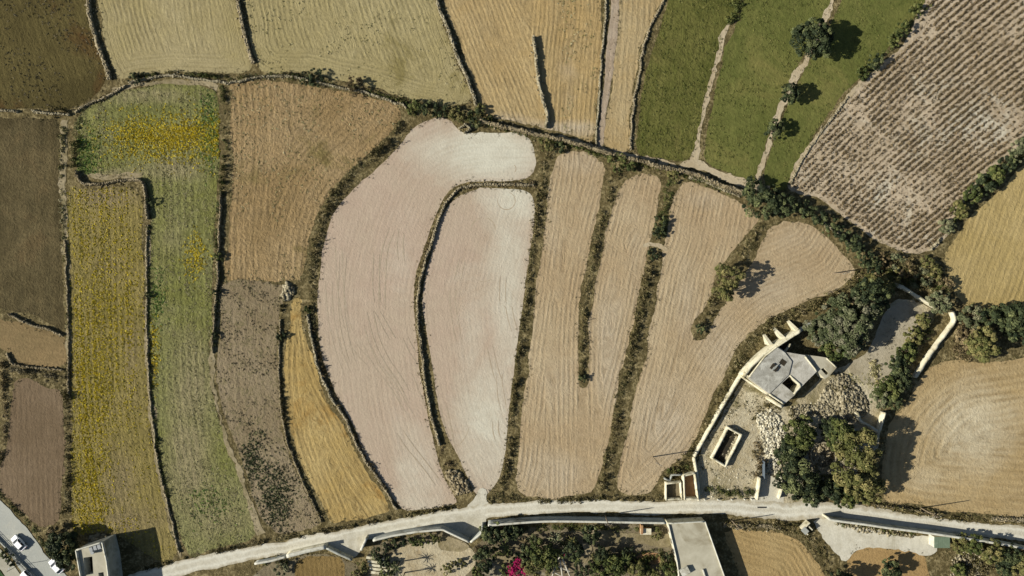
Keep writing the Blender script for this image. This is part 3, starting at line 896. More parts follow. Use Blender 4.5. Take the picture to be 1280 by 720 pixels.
field('orange', [(367, 377), (375, 374), (377, 400), (384, 430), (396, 468), (411, 505), (428, 532), (442, 560), (459, 590), (478, 616), (489, 638), (470, 643), (440, 650), (414, 654), (402, 630), (387, 600), (372, 570), (362, 540), (358, 500), (355, 460), (360, 430), (364, 400)],
      field_mat('orange stubble', K(174, 146, 90), K(188, 162, 108), K(112, 90, 52), 1.3, .9, .14, patch=.05, speck=.24, third=K(164, 128, 70), third_scale=.08), guides=[G_grey_r, G_pale_left[8:]])
# --- the pale ploughed arches
PALE = field_mat('pale ploughed soil', K(178, 158, 134), K(181, 158, 136), K(142, 120, 94), 1.3, .36, .03, patch=.03, speck=.10, speck_scale=1.9, bump=.035, wobble=.25, third=K(204, 196, 174), third_scale=.05, tone=True)
field('pale1', [(506, 173), (520, 158), (545, 148), (560, 150), (578, 164), (600, 166), (640, 165), (660, 172), (669, 190), (670, 208), (662, 221), (640, 226), (600, 227), (574, 231), (557, 244), (546, 265), (536, 290), (527, 320), (519, 350), (517, 385), (521, 430), (527, 480), (537, 530), (548, 575), (557, 600), (566, 618), (570, 629), (550, 633), (520, 638), (506, 638), (494, 627), (482, 611), (467, 590), (452, 560), (440, 530), (427, 508), (412, 475), (402, 440), (397, 400), (399, 350), (406, 300), (418, 265), (441, 237), (471, 212)], PALE, guides=[G_mid], jitter=.12, chalk=[(610, 190, 75, 38, 1.1), (545, 190, 50, 40, .6), (520, 590, 40, 90, .35), (500, 400, 22, 120, .25)])
field('pale2', [(600, 235), (640, 236), (660, 241), (667, 255), (666, 290), (660, 330), (654, 380), (647, 430), (639, 490), (633, 550), (626, 590), (616, 608), (604, 622), (592, 612), (582, 590), (568, 562), (553, 530), (545, 490), (539, 450), (532, 410), (528, 380), (533, 340), (543, 300), (556, 265), (572, 246)], PALE, guides=[G_mid[6:]], jitter=.12, chalk=[(640, 250, 45, 40, .8), (635, 350, 30, 130, .65), (610, 530, 45, 90, .8), (590, 430, 25, 100, .35)])
TAN = field_mat('tan ploughed soil', K(176, 152, 117), K(188, 167, 133), K(128, 104, 72), 1.2, .75, .10, patch=.04, speck=.2, speck_scale=2.0, bump=.06, third=K(186, 168, 140), third_scale=.05, tone=True)
field('tan_cd', [(695, 201), (715, 191), (742, 198), (756, 212), (750, 250), (741, 290), (732, 330), (726, 370), (722, 410), (721, 450), (723, 478), (728, 485), (735, 479), (736, 450), (737, 410), (742, 370), (750, 330), (757, 295), (765, 265), (773, 240), (787, 223), (806, 217), (822, 221), (827, 231), (821, 260), (813, 300), (806, 330), (799, 360), (792, 400), (782, 440), (774, 480), (765, 530), (755, 570), (745, 605), (737, 617), (700, 621), (662, 620), (647, 610), (647, 570), (652, 520), (658, 470), (663, 430), (668, 380), (675, 330), (682, 280), (687, 240)], TAN, guides=[G_bc, G_cd, G_de1 + G_de2], chalk=[(760, 440, 20, 90, .9), (690, 590, 50, 30, .7), (725, 200, 40, 20, .7), (700, 490, 30, 50, .5), (690, 300, 14, 60, .45), (795, 300, 12, 60, .4)])
field('tan_e', [(855, 229), (875, 230), (910, 245), (938, 261), (947, 272), (937, 290), (917, 315), (897, 345), (882, 380), (868, 400), (865, 415), (872, 424), (884, 420), (893, 400), (907, 377), (920, 357), (934, 340), (948, 310), (966, 286), (985, 277), (1010, 280), (1035, 299), (1058, 322), (1068, 338), (1062, 349), (1038, 366), (998, 382), (966, 396), (940, 413), (921, 438), (901, 475), (885, 510), (872, 540), (858, 565), (840, 580), (826, 590), (819, 605), (812, 615), (790, 617), (774, 612), (772, 600), (779, 560), (787, 520), (798, 480), (808, 440), (815, 400), (821, 360), (828, 330), (833, 290), (841, 255), (847, 237)],
      TAN, guides=[G_de1 + G_de2, G_south], chalk=[(830, 530, 40, 60, .85), (900, 440, 30, 40, .7), (860, 380, 18, 60, .6), (960, 360, 40, 25, .6), (880, 250, 30, 15, .5), (1000, 300, 30, 20, .4)])
field('south_east', [(1310, 450), (1280, 448), (1240, 452), (1200, 449), (1170, 457), (1147, 480), (1131, 505), (1117, 522), (1108, 545), (1103, 590), (1107, 624), (1140, 631), (1200, 640), (1310, 646)],
      field_mat('combed tan field', K(172, 146, 102), K(184, 160, 118), K(130, 106, 68), 1.8, .85, .11, patch=.04, speck=.22, bump=.07, third=K(200, 184, 152), third_scale=.05, tone=True), chalk=[(1215, 535, 65, 55, .9), (1160, 600, 40, 25, .4)], guides=[[(1250, 445), (1190, 455), (1147, 485), (1118, 525), (1104, 575), (1110, 618), (1150, 634), (1210, 640), (1300, 646)]])
field('south_tan', [(906, 666), (940, 663), (975, 666), (1000, 676), (1018, 700), (1033, 725), (1040, 745), (928, 745), (917, 700)],
      field_mat('south straw field', K(168, 140, 94), K(180, 154, 108), K(120, 98, 60), 1.3, .8, .09, patch=.03, speck=.16), guides=[[(960, 662), (1000, 674), (1018, 700), (1036, 735)]])
field('south_plot', [(1066, 689), (1082, 683), (1120, 686), (1150, 691), (1158, 705), (1167, 745), (1058, 745), (1058, 710)],
      field_mat('south brown plot', K(156, 126, 82), K(168, 138, 92), K(128, 100, 62), 1.6, .4, .06, patch=.04, speck=.16), direction=(1, .2))
M['garden'] = field_mat('bare garden soil', K(132, 118, 92), K(108, 96, 72), K(92, 80, 56), 2.0, .3, .05, patch=.08, speck=.4, speck_scale=1.8, third=K(168, 156, 130), third_scale=.08)
field('garden_west', [(300, 745), (330, 708), (352, 699), (410, 692), (438, 702), (448, 712), (452, 745)], M['garden'], name='garden_soil', direction=(1, .2))
field('brown_plot', [(368, 704), (400, 696), (424, 700), (430, 712), (432, 745), (374, 745)],
      field_mat('brown garden plot', K(120, 98, 58), K(134, 110, 68), K(98, 80, 48), 1.2, .4, .05, patch=.06, speck=.2), name='garden_soil', direction=(.1, 1))
field('garden_mid', [(462, 745), (462, 690), (490, 676), (555, 666), (590, 684), (608, 668), (640, 658), (720, 656), (835, 657), (846, 745)], M['garden'], name='garden_soil', direction=(1, .1))
# --- pale tracks, yard, roads
M['track'] = field_mat('chalk track', K(186, 168, 138), K(170, 150, 118), K(150, 130, 98), 2.0, .3, .04, patch=.08, speck=.22, speck_scale=1.8, bump=.04)
M['dusty'] = field_mat('dusty pale earth', K(156, 140, 110), K(126, 112, 80), None, patch=.1, speck=.25, speck_scale=1.6, bump=.05, fur_b=.0, third=K(124, 112, 80), third_scale=.12)
ribbon_sheet('farm_track', [(772, -90), (771, -50), (770, -20), (768, 20), (764, 60), (759, 105), (754, 150), (750, 184)], [11, 11, 11, 11, 10, 9, 8, 7],
             field_mat('grey farm track', K(174, 156, 134), K(160, 140, 116), K(146, 124, 98), 1.2, .4, .05, patch=.06, speck=.14))
ribbon_sheet('footpath', [(911, 28), (902, 55), (893, 85), (886, 118), (878, 150), (872, 180), (868, 205)], [4, 7, 6, 5, 6, 5, 8], M['track'], jitter=.4)
ribbon_sheet('footpath', [(1046, -15), (1036, 15), (1022, 42), (1003, 78), (989, 108), (974, 142), (961, 178), (947, 226)], [8, 7, 6, 6, 6, 6, 5, 5], M['track'], jitter=.4)
ribbon_sheet('footpath', [(690, 170), (740, 184), (790, 196), (840, 207), (868, 205), (895, 216), (935, 231), (962, 236)], [5, 6, 7, 8, 10, 9, 8, 6], M['track'], jitter=.35)
ribbon_sheet('footpath', [(804, 306), (818, 306), (834, 312)], 5, M['track'], jitter=.2)
ribbon_sheet('footpath', [(989, 222), (1003, 196), (1034, 153), (1072, 108), (1102, 80)], [5, 5, 4, 3, 3], M['track'], jitter=.35)
ribbon_sheet('dirt_path', [(81, 150), (79, 200), (80, 260), (84, 330), (85, 400), (86, 455)], [9, 7, 6, 5, 5, 5], M['dusty'], jitter=.35)
ribbon_sheet('dirt_path', [(186, 285), (184, 340), (183, 400), (185, 470), (190, 520), (195, 575), (206, 620), (217, 668), (226, 697)], [3, 3.5, 3, 3, 5, 4, 5, 4, 4], M['dusty'], jitter=.3)
ribbon_sheet('dirt_path', [(269, 400), (266, 450), (269, 490), (280, 540), (298, 590), (314, 635), (326, 668)], [4, 6, 6, 5, 5, 7, 7], M['dusty'], jitter=.35)
ribbon_sheet('dirt_path', [(98, 216), (125, 222), (150, 219), (178, 221)], [6, 6, 7, 6], M['dusty'], jitter=.3)
ribbon_sheet('dirt_path', [(140, 114), (175, 106), (215, 103), (255, 105), (272, 110)], [5, 6, 5, 7, 6], M['dusty'], jitter=.3)
sheet('yard', [(872, 592), (880, 560), (905, 515), (930, 474), (960, 496), (990, 505), (1030, 470), (1060, 455), (1085, 440), (1108, 388), (1130, 372), (1165, 388), (1160, 412), (1130, 450), (1105, 490), (1100, 520), (1095, 560), (1040, 620), (975, 628), (875, 626)],
      field_mat('pale yard dust', K(190, 176, 146), K(166, 149, 116), None, patch=.1, speck=.26, speck_scale=2.0, bump=.08, fur_b=0, third=K(124, 112, 78), third_scale=.12, third_thr=(.5, .62)), jitter=.3)
sheet('yard', [(1060, 455), (1085, 440), (1100, 400), (1112, 386), (1130, 378), (1158, 392), (1150, 412), (1128, 446), (1110, 470), (1090, 482), (1070, 475)],
      field_mat('grey yard dust', K(168, 155, 130), K(150, 136, 108), None, patch=.08, speck=.18, speck_scale=1.6, bump=.04, fur_b=0), jitter=.3)
M['road'] = field_mat('pale concrete road', K(204, 195, 174), K(188, 178, 156), K(166, 154, 130), 2.0, .5, .0, patch=.09, speck=.14, speck_scale=2.2, bump=.02, third=K(168, 158, 134), third_scale=.12, third_thr=(.54, .70))
M['lane'] = field_mat('worn pale lane', K(204, 195, 174), K(190, 180, 158), K(158, 144, 116), 2.0, .3, .0, patch=.09, speck=.15, speck_scale=2.2, bump=.02, third=K(214, 206, 186), third_scale=.12, third_thr=(.58, .72), ruts=True)
sheet('road_apron', [(1018, 652), (1034, 646), (1060, 656), (1120, 668), (1166, 673), (1166, 692), (1120, 687), (1082, 684), (1066, 690), (1056, 700), (1040, 682), (1026, 666)], M['road'], jitter=.25)
sheet('road_apron', [(585, 636), (594, 622), (598, 610), (608, 612), (607, 624), (612, 636)], M['road'], jitter=.2)
sheet('road_apron', [(940, 628), (952, 596), (972, 598), (978, 612), (975, 634)], M['road'], jitter=.2)
ribbon_sheet('road', [(60, 765), (110, 746), (150, 732), (200, 717), (250, 705), (320, 691), (420, 672), (500, 657), (560, 646), (605, 639), (650, 636), (720, 633), (800, 634), (880, 634), (940, 636), (985, 640), (1030, 638), (1080, 644), (1140, 653), (1200, 659), (1280, 667), (1330, 672), (1400, 678)],
             [17, 17, 17, 17, 16, 17, 17, 17, 17, 16, 16, 15, 16, 18, 20, 22, 22, 24, 20, 18, 17, 17, 17], M['lane'], jitter=.22)
sheet('road_apron', [(430, 668), (458, 664), (461, 672), (452, 688), (440, 698), (416, 690), (408, 680)], M['road'], jitter=.1)
sheet('road_apron', [(556, 648), (604, 643), (604, 664), (588, 676), (562, 662)], M['road'], jitter=.1)
M['asphalt'] = field_mat('worn grey road', K(166, 164, 152), K(176, 172, 158), K(152, 148, 136), 2.0, .3, .0, patch=.05, speck=.08, speck_scale=2.5, bump=.01, third=K(190, 182, 160), third_scale=.03)
sheet('road', [(-40, 590), (-8, 618), (18, 642), (40, 668), (55, 690), (72, 708), (92, 728), (110, 750), (60, 760), (40, 735), (20, 705), (0, 680), (-40, 640)], M['asphalt'], jitter=.12)
sheet('pavement', [(-40, 644), (0, 686), (18, 707), (36, 735), (50, 760), (22, 760), (8, 722), (-10, 700), (-40, 668)],
      field_mat('pale pavement', K(178, 170, 150), K(160, 152, 132), None, patch=.08, speck=.12, speck_scale=2.0, bump=.01, fur_b=0), jitter=.05)
sheet('lawn', [(-40, 672), (-10, 704), (8, 724), (20, 760), (-40, 760)], field_mat('dark green verge', K(56, 78, 44), K(70, 90, 52), None, patch=.1, speck=.3, bump=.1, fur_b=0), jitter=.1)
# tyre arcs pressed into the pale field
ARC_N = [0]
def arc_track(cx, cy, rx, ry, a0, a1, w=.22):
    z = FIELD_Z['pale1' if cx == 641 and cy < 220 else 'pale2'] + .004 + ARC_N[0] * .001; ARC_N[0] += 1
    a = np.radians(np.linspace(a0, a1, 40))
    c = np.array([P(cx + rx * math.cos(t), cy + ry * math.sin(t)) for t in a])
    d = np.gradient(c, axis=0); d /= np.linalg.norm(d, axis=1)[:, None]
    nr = np.stack([-d[:, 1], d[:, 0]], 1)
    k = len(c); ww = w * (.4 + .6 * np.sin(np.linspace(.15, math.pi - .15, k)))[:, None] * .5
    V = np.vstack([np.column_stack([c + nr * ww, np.full(k, z)]), np.column_stack([c - nr * ww, np.full(k, z)])])
    i = np.arange(k - 1)
    me = np_mesh('tyre_track', V, np.stack([i, i + 1, i + 1 + k, i + k], 1))
    if me.polygons[0].normal.z < 0: me.flip_normals()
    tag(link_mesh('tyre_track', me, M['tyre_soil']), kind='structure')
M['tyre_soil'] = plain_mat('scuffed soil', K(158, 140, 114), K(178, 160, 136), 1.2, .95, .01)
arc_track(604, 286, 15, 14, 170, 260); arc_track(604, 286, 15, 14, 285, 372); arc_track(606, 288, 17, 16, 200, 250)
arc_track(633, 251, 11, 11, -70, 200); arc_track(641, 211, 4, 5, -70, 60); arc_track(562, 520, 26, 40, 20, 80, .18); arc_track(604, 330, 20, 22, 60, 110, .18)

def wheel_tracks(guide, specs, field_key):
    """faint wheel lines left along the furrows: (offset m, start fraction, end fraction, skew m)"""
    gl = resample(catmull(W(guide), 5), 1.2)
    d = np.gradient(gl, axis=0); d /= np.linalg.norm(d, axis=1)[:, None] + 1e-9
    nr = np.stack([-d[:, 1], d[:, 0]], 1)
    Vs, Fs, b = [], [], 0
    z = FIELD_Z[field_key] + .012
    rng = np.random.default_rng(len(specs))
    for off, a, e, sk in specs:
        i0, i1 = int(a * (len(gl) - 1)), int(e * (len(gl) - 1))
        if i1 - i0 < 4: continue
        for pair in (0, 1.5):
            z += .0007
            k = i1 - i0
            t = np.linspace(0, 1, k)
            c = gl[i0:i1] + nr[i0:i1] * (off + pair + sk * t + smooth_noise(k, rng, 14) * .08)[:, None]
            c = resample(c, 1.0); k = len(c)
            c = c[inside(c, F[field_key])] if inside(c, F[field_key]).all() else c
            if not inside(c, F[field_key]).all():
                c = c[inside(c, F[field_key])]
                gap = np.linalg.norm(np.diff(c, axis=0), axis=1) if len(c) > 1 else np.array([9])
                if len(c) < 4 or gap.max() > 3: continue
            k = len(c)
            dd = np.gradient(c, axis=0); dd /= np.linalg.norm(dd, axis=1)[:, None] + 1e-9
            n2 = np.stack([-dd[:, 1], dd[:, 0]], 1)
            w = (.07 + .04 * np.abs(smooth_noise(k, rng, 4)))[:, None] * np.minimum(1, 4 * np.sin(np.linspace(.02, math.pi - .02, k)))[:, None]
            Vs += [np.column_stack([c + n2 * w, np.full(k, z)]), np.column_stack([c - n2 * w, np.full(k, z)])]
            i = np.arange(k - 1)
            Fs.append(np.stack([i, i + k, i + 1 + k, i + 1], 1) + b)
            b += 2 * k
    if not Vs: return
    me = np_mesh('wheel_tracks', np.vstack(Vs), np.vstack(Fs))
    if me.polygons[0].normal.z < 0: me.flip_normals()
    tag(link_mesh('wheel_tracks', me, M['tyre_soil']), kind='structure')
_r = random.Random(3)
wheel_tracks(G_pale_left, [(_r.uniform(2, 22), a, min(1, a + _r.uniform(.08, .3)), _r.uniform(-1.5, 3.5)) for a in [_r.uniform(.2, .85) for _ in range(15)]], 'pale1')
wheel_tracks(G_mid[6:], [(_r.uniform(2, 22), a, min(1, a + _r.uniform(.08, .35)), _r.uniform(-1.5, 1.5)) for a in [_r.uniform(.0, .8) for _ in range(9)]], 'pale2')

# ================================================================== STONE WALLS
rubble_wall(WL_12, 'rough field wall between the dark olive field and the straw field at top left', 1.5, .9, 'stone')
rubble_wall(WL_23, 'short weedy stone wall between the two straw fields at the top', 1.4, .9, 'stone')
rubble_wall(WL_34, 'long straight stone wall between the straw field and the golden stubble field', 1.1, 1.0, 'stone_pale')
rubble_wall([(667, 47), (669, 65), (671, 85), (674, 108), (679, 128), (684, 143), (680, 160)], 'free standing stone wall running out into the golden stubble field', 1.15, 1.3, 'stone_pale')
rubble_wall(WL_45, 'low pale stone wall along the left side of the farm track', .6, .5, 'stone_pale')
rubble_wall(WL_56, 'low broken stone wall between the stubble strip and the green pasture', .7, .5, 'stone')
rubble_wall([(0, 138), (12, 139), (24, 141)], 'short pale stone wall at the left edge below the olive field', .6, .8, 'stone_pale', smooth=2)
rubble_wall([(41, 140), (60, 142), (88, 144)], 'short pale stone wall right of the gap below the olive field', .6, .8, 'stone_pale', smooth=2)
rubble_wall([(96, 140), (120, 127), (145, 116), (160, 107)], 'stone wall stub beside the flowering field corner', .6, .8, 'stone')
rubble_wall([(163, 105), (178, 100), (210, 96), (250, 99), (290, 104), (318, 98), (350, 96), (385, 100)], 'long curved grey stone wall along the top of the flowering field', .7, .9, 'stone_pale')
rubble_wall([(397, 103), (420, 109), (460, 117), (500, 131), (508, 137)], 'pale stone wall along the top of the tan fallow field beneath the dark hedge', .6, .9, 'stone_pale')
rubble_wall([(600, 152), (640, 162), (680, 171), (715, 180), (745, 188), (785, 199), (830, 210), (872, 220), (910, 236), (930, 243)], 'long stone wall above the pale and tan arched fields, in shade of the hedge', 1.1, 2.2, 'stone_dull')
rubble_wall([(860, 222), (880, 227), (905, 237), (925, 244)], 'tumbled pale stones along the top of the eastern tan field', 1.0, .5, 'stone_pale')
rubble_wall([(96, 215), (106, 229), (128, 231), (150, 226), (176, 227), (183, 240), (185, 275)], 'hooked terrace wall at the step between the two flowering fields', .7, 1.2, 'stone_dull')
rubble_wall([(185, 282), (184, 330), (184, 400), (186, 470), (190, 515), (197, 570), (207, 615), (216, 655), (224, 690)], 'thin low stone wall running down between the yellow and the green strips', .5, .45, 'stone')
rubble_wall([(277, 240), (275, 290), (273, 340), (269, 390), (266, 440)], 'weedy stone wall between the green strip and the grey fallow ground', .7, .8, 'stone_dull')
rubble_wall([(82, 300), (84, 340), (86, 400), (86, 455), (86, 500)], 'thin stone wall along the left edge of the yellow flowering field', .5, .5, 'stone_dull')
rubble_wall([(12, 393), (40, 405), (62, 412), (80, 419)], 'slanting stone wall above the small tan plot at the left', .6, .9, 'stone_dull')
rubble_wall([(9, 441), (20, 455), (45, 459), (78, 462)], 'curved stone wall below the small tan plot at the left', .6, .7, 'stone_dull')
rubble_wall([(386, 392), (389, 415), (394, 440), (401, 465), (411, 488), (420, 505)], 'pale stone wall on the left edge of the outer pale field, upper stretch', .8, .9, 'stone_pale')
rubble_wall([(422, 507), (434, 527), (446, 553), (460, 580), (478, 606), (496, 636)], 'stone wall on the left edge of the outer pale field, lower stretch by the orange strip', .8, .7, 'stone')
rubble_wall([(352, 400), (349, 450), (351, 500), (358, 545), (372, 585), (390, 625), (402, 652)], 'stone wall between the grey fallow ground and the orange strip', .6, .5, 'stone_dull')
rubble_wall([(666, 231), (640, 231), (600, 231), (575, 236), (560, 251), (550, 272), (540, 300), (528, 342), (521, 378)], 'curved stone wall between the two pale fields, upper arch', .8, .8, 'stone')
rubble_wall([(521, 380), (524, 415), (529, 455), (534, 492), (541, 527), (551, 556)], 'stone wall between the two pale fields, lower stretch', .9, .9, 'stone')
rubble_wall([(1020, 273), (1035, 284), (1052, 297), (1070, 313)], 'pale stone wall under the hedge at the top of the eastern tan field', .6, 1.0, 'stone_pale')
rubble_wall([(988, 230), (1003, 200), (1032, 158), (1060, 122)], 'pale stone edging between the green pasture and the crop rows', .6, .35, 'stone_pale')
rubble_wall([(1162, 313), (1170, 304), (1174, 298)], 'small pale stone pile wall at the lower corner of the crop field', .9, .8, 'stone_pale', smooth=2)
rubble_wall([(1090, 630), (1130, 635), (1180, 643)], 'dark weedy wall between the road and the combed tan field', .5, .6, 'stone_dull')
rubble_wall([(1240, 648), (1262, 649), (1284, 650)], 'loose stone bank at the right edge beside the road', 1.8, .5, 'stone', smooth=2)
rubble_wall([(905, 656), (925, 657), (955, 657), (975, 660)], 'stony bank between the road and the southern straw field', 1.6, .5, 'stone', smooth=2)
# crumbling walls of the fields' small ruins
rubble_wall([(574, 161), (582, 155), (588, 163), (580, 168)], 'tiny square ruin of grey stone at the top edge of the outer pale field', .5, 1.0, 'stone_pale', smooth=1, name='ruined_hut', cat='ruined hut')

def rubble_heap(poly, label, n, hmax, mat='stone_pale', size=(.12, .38), name='rubble_heap', cat='rubble heap', z0=0.0):
    pw = W(poly)
    pl = resample(catmull(pw, 4, closed=True), 1.0, closed=True)
    rng = np.random.default_rng(int(poly[0][0] * 3 + poly[0][1]))
    lo, hi = pl.min(0), pl.max(0)
    n = int(n * 1.6)
    Q = rng.uniform(lo, hi, (n * 4, 2)); Q = Q[inside(Q, pl)][:n]
    _, _, ed = line_dist(Q, np.vstack([pl, pl[:1]]))
    bm = blobmask(int(poly[0][0]), 2.0)(Q, rng)
    top = hmax * np.clip(ed / (ed.max() * .8), 0, 1) * (.45 + .55 * bm)
    C = np.column_stack([Q, z0 + top * rng.uniform(.55, 1.0, len(Q)) + .05])
    V, Fc = stones(C, size[0] * .7 + (size[1] * 1.15 - size[0] * .7) * rng.random(len(Q)) ** 2.4, rng)
    o = link_mesh(name, np_mesh(name, V, Fc), M[mat])
    return tag(o, label, cat)
rubble_heap([(352, 372), (357, 355), (366, 356), (367, 366), (360, 376)], 'small heap of pale stones at the top of the orange strip', 120, .8)
rubble_heap([(558, 588), (572, 590), (588, 606), (590, 614), (570, 618), (562, 605)], 'earthy stone heap at the lower end of the wall between the pale fields', 260, .8, 'stone_dull')
rubble_heap([(1023, 500), (1037, 474), (1052, 466), (1070, 482), (1084, 503), (1080, 520), (1050, 528), (1026, 522), (1014, 512)], 'large heap of collapsed limestone blocks beside the ruined farmhouse', 2600, .9, size=(.07, .30))
rubble_heap([(984, 512), (1000, 506), (1016, 508), (1012, 524), (988, 522)], 'low spread of rubble at the foot of the farmhouse shadow', 500, .4, size=(.08, .26))
rubble_heap([(946, 520), (962, 512), (975, 524), (984, 545), (978, 570), (974, 592), (960, 588), (956, 562), (950, 542)], 'spread of bleached white stones in the yard beside the dark trees', 1500, .35, 'stone_white', size=(.08, .28))
rubble_heap([(1044, 653), (1075, 656), (1105, 661), (1142, 667), (1140, 672), (1100, 668), (1060, 662)], 'row of pale boulders at the foot of the long roadside wall', 110, .4, size=(.1, .3))
rubble_heap([(1195, 690), (1225, 684), (1240, 700), (1225, 725), (1190, 725)], 'scattered pale stones in the scrub at the lower right corner', 260, .3, size=(.08, .28))

# ================================================================== COMPOUND AND FARMHOUSE
ZR = 3.7
smooth_wall([(868, 571), (880, 550), (900, 514), (921, 479), (929, 466)], 'long pale limestone wall along the west side of the ruin yard', .62, 1.5, zpix=1.5)
smooth_wall([(868, 572), (871, 590), (873, 606), (874, 626)], 'shorter cream wall running down to the road by the roofless sheds', .6, 1.3, zpix=1.3)
smooth_wall([(1000, 414), (1016, 405), (1030, 399)], 'narrow grey wall stub running from the farmhouse into the trees', .4, 2.6, 'render_grey', zpix=2.6)
def farmhouse():
    x0, y0 = P(980, 468, 0)
    t = empty('ruined_farmhouse', (x0, y0, 0), 'ruined flat roofed limestone farmhouse with open courtyard inside the walled yard', 'farmhouse')
    def L(pts, z=ZR): return [(a - x0, b - y0) for a, b in W(pts, z)]
    main = L([(935, 473), (955, 447), (972, 433), (982, 440), (1006, 444), (1021, 464), (1002, 483), (993, 494), (980, 505), (963, 494)])
    court = L([(977, 479), (987, 470), (1000, 482), (991.5, 491)])
    mb = MB(); mb.prism(main, -.05, ZR, [court], top=False)
    mb.build('wall', M['lime'], t)
    mb = MB(); mb.prism(main, ZR - .02, ZR + .10, [court], bottom=False)
    roof = mb.build('roof', M['roof_lime'], t)
    mb = MB(); mb.prism(L([(976, 478), (987, 468), (1001, 482), (992, 492)]), -.02, .06); mb.build('courtyard_floor', M['dark_void'], t)
    # annex, slightly lower
    za = 3.2
    ann = L([(1006, 443.5), (1020, 445), (1033, 447), (1046, 459), (1036, 470.5), (1031, 473.5), (1021.5, 464)], za)
    hole = L([(1026, 461.5), (1029.5, 459.5), (1036, 466.5), (1032.5, 469)], za)
    mb = MB(); mb.prism(ann, -.05, za, [hole], top=False); mb.build('annex_wall', M['lime'], t)
    mb = MB(); mb.prism(ann, za - .02, za + .1, [hole]); mb.build('annex_roof', M['roof_pale'], t)
    rng = np.random.default_rng(5)
    def para(name, pts, w, h, z=ZR, mat='lime', rough=.05):
        pw = np.array(L(pts, z + h))
        V, Fc = wall_mesh(pw, w, z + .08, z + h, rng, rough, .6)
        return link_mesh(name, np_mesh(name, V, Fc), M[mat], t)
    para('parapet', [(937, 471), (956, 446), (972, 433), (1001, 414.5)], .35, .35, rough=.05)
    para('parapet', [(1007, 446), (1021, 463.5)], .35, .35)
    para('parapet', [(987.5, 469.5), (1001.5, 482)], .45, .3)
    para('parapet', [(1002, 482), (992.5, 492.5)], .45, .25)
    para('parapet', [(962, 493), (979.5, 504.5)], .4, .35)
    para('parapet', [(1033.5, 448), (1045.5, 459)], .3, .25, z=3.2)
    # west wing supports the thick wall
    pw = np.array(L([(930, 470), (940, 457), (955, 443), (971, 431), (1001, 413)], 3.7))
    V, Fc = wall_mesh(pw, .62, -.05, 3.85, rng, .05, .7); link_mesh('outer_wall', np_mesh('outer_wall', V, Fc), M['lime'], t)
    # sloping buttresses
    for (ax, ay), (bx, by) in (((999, 415), (985, 401)), ((981, 424), (967, 410)), ((964, 431), (955, 418))):
        a = Vector((*L([(ax, ay)], 3.2)[0], 0)); b = Vector((*L([(bx, by)], .4)[0], 0))
        d = (b - a); l = d.length; d.normalize(); n = Vector((-d.y, d.x, 0)) * .42
        V = [a - n, a + n, b + n * .7, b - n * .7]
        V2 = [v + Vector((0, 0, -.05)) for v in V] + [V[0] + Vector((0, 0, 3.3)), V[1] + Vector((0, 0, 3.3)), V[2] + Vector((0, 0, .45)), V[3] + Vector((0, 0, .45))]
        m2 = MB(); m2.add(V2, [(0, 1, 2, 3), (4, 5, 6, 7), (0, 1, 5, 4), (1, 2, 6, 5), (2, 3, 7, 6), (3, 0, 4, 7)])
        m2.build('buttress', M['lime'], t)
    # roof hatch with slats and a flat dark slab painted as a shaded opening
    m2 = MB(); m2.prism(L([(937, 472), (956, 448), (972, 434.5), (981, 440.5), (990, 452), (986, 468.5), (975, 479.5), (962, 492)], ZR + .35), ZR + .08, ZR + .38); m2.build('raised_roof', M['roof_stain'], roof)
    hx, hy = L([(968, 459.5)], ZR + .6)[0]
    m3 = MB()
    for k in range(4):
        m3.box((hx + (k - 1.5) * .34, hy + (k - 1.5) * .24, ZR + .84), (.16, 1.3, .08), math.radians(-35))
    m3.build('roof_hatch', M['render_grey'], roof)
    m3 = MB(); m3.box((hx, hy, ZR + .58), (1.7, 1.4, .42), math.radians(-35)); m3.build('hatch_curb', M['dark_void'], roof)  # box coloured dark for the shade between the slats
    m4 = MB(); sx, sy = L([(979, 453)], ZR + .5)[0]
    m4.box((sx, sy, ZR + .395), (1.5, 1.3, .05), math.radians(-35)); m4.build('painted_opening', M['dark_void'], roof)  # no hole here: the pit's shade is the slab's colour
    # doorways on the east face
    for q, zz in (((1012, 474), 1.0), ((986, 500), 1.0)):
        dx, dy = L([q], ZR)[0]
        m5 = MB(); m5.box((dx + .06, dy - .06, zz), (1.0, .12, 2.0), math.radians(45)); m5.build('door', M['dark_void'], t)
    # low courtyard wall to the south west and small lean-to
    pw = np.array(L([(928, 471), (944, 482), (961, 493.5)], 2.4))
    V, Fc = wall_mesh(pw, .45, -.05, 2.4, rng, .08, .7); link_mesh('courtyard_wall', np_mesh('courtyard_wall', V, Fc), M['lime'], t)
    pw = np.array(L([(960, 497), (970, 504), (979, 509)], 1.6))
    V, Fc = wall_mesh(pw, .8, -.05, 1.6, rng, .1, .7); link_mesh('courtyard_wall', np_mesh('courtyard_wall', V, Fc), M['lime'], t)
    m6 = MB(); m6.prism(L([(974, 433), (981, 427), (989, 431), (985, 437), (981, 440)], 1.5), -.05, 1.5); m6.build('lean_to', M['dark_void'], t)
    m7 = MB(); a = L([(981, 441), (989, 430)], 2.5); V, Fc = wall_mesh(np.array(a), .3, -.05, 2.5, rng, .05, .6)
    link_mesh('lean_to_wall', np_mesh('lean_to_wall', V, Fc), M['lime'], t)
farmhouse()

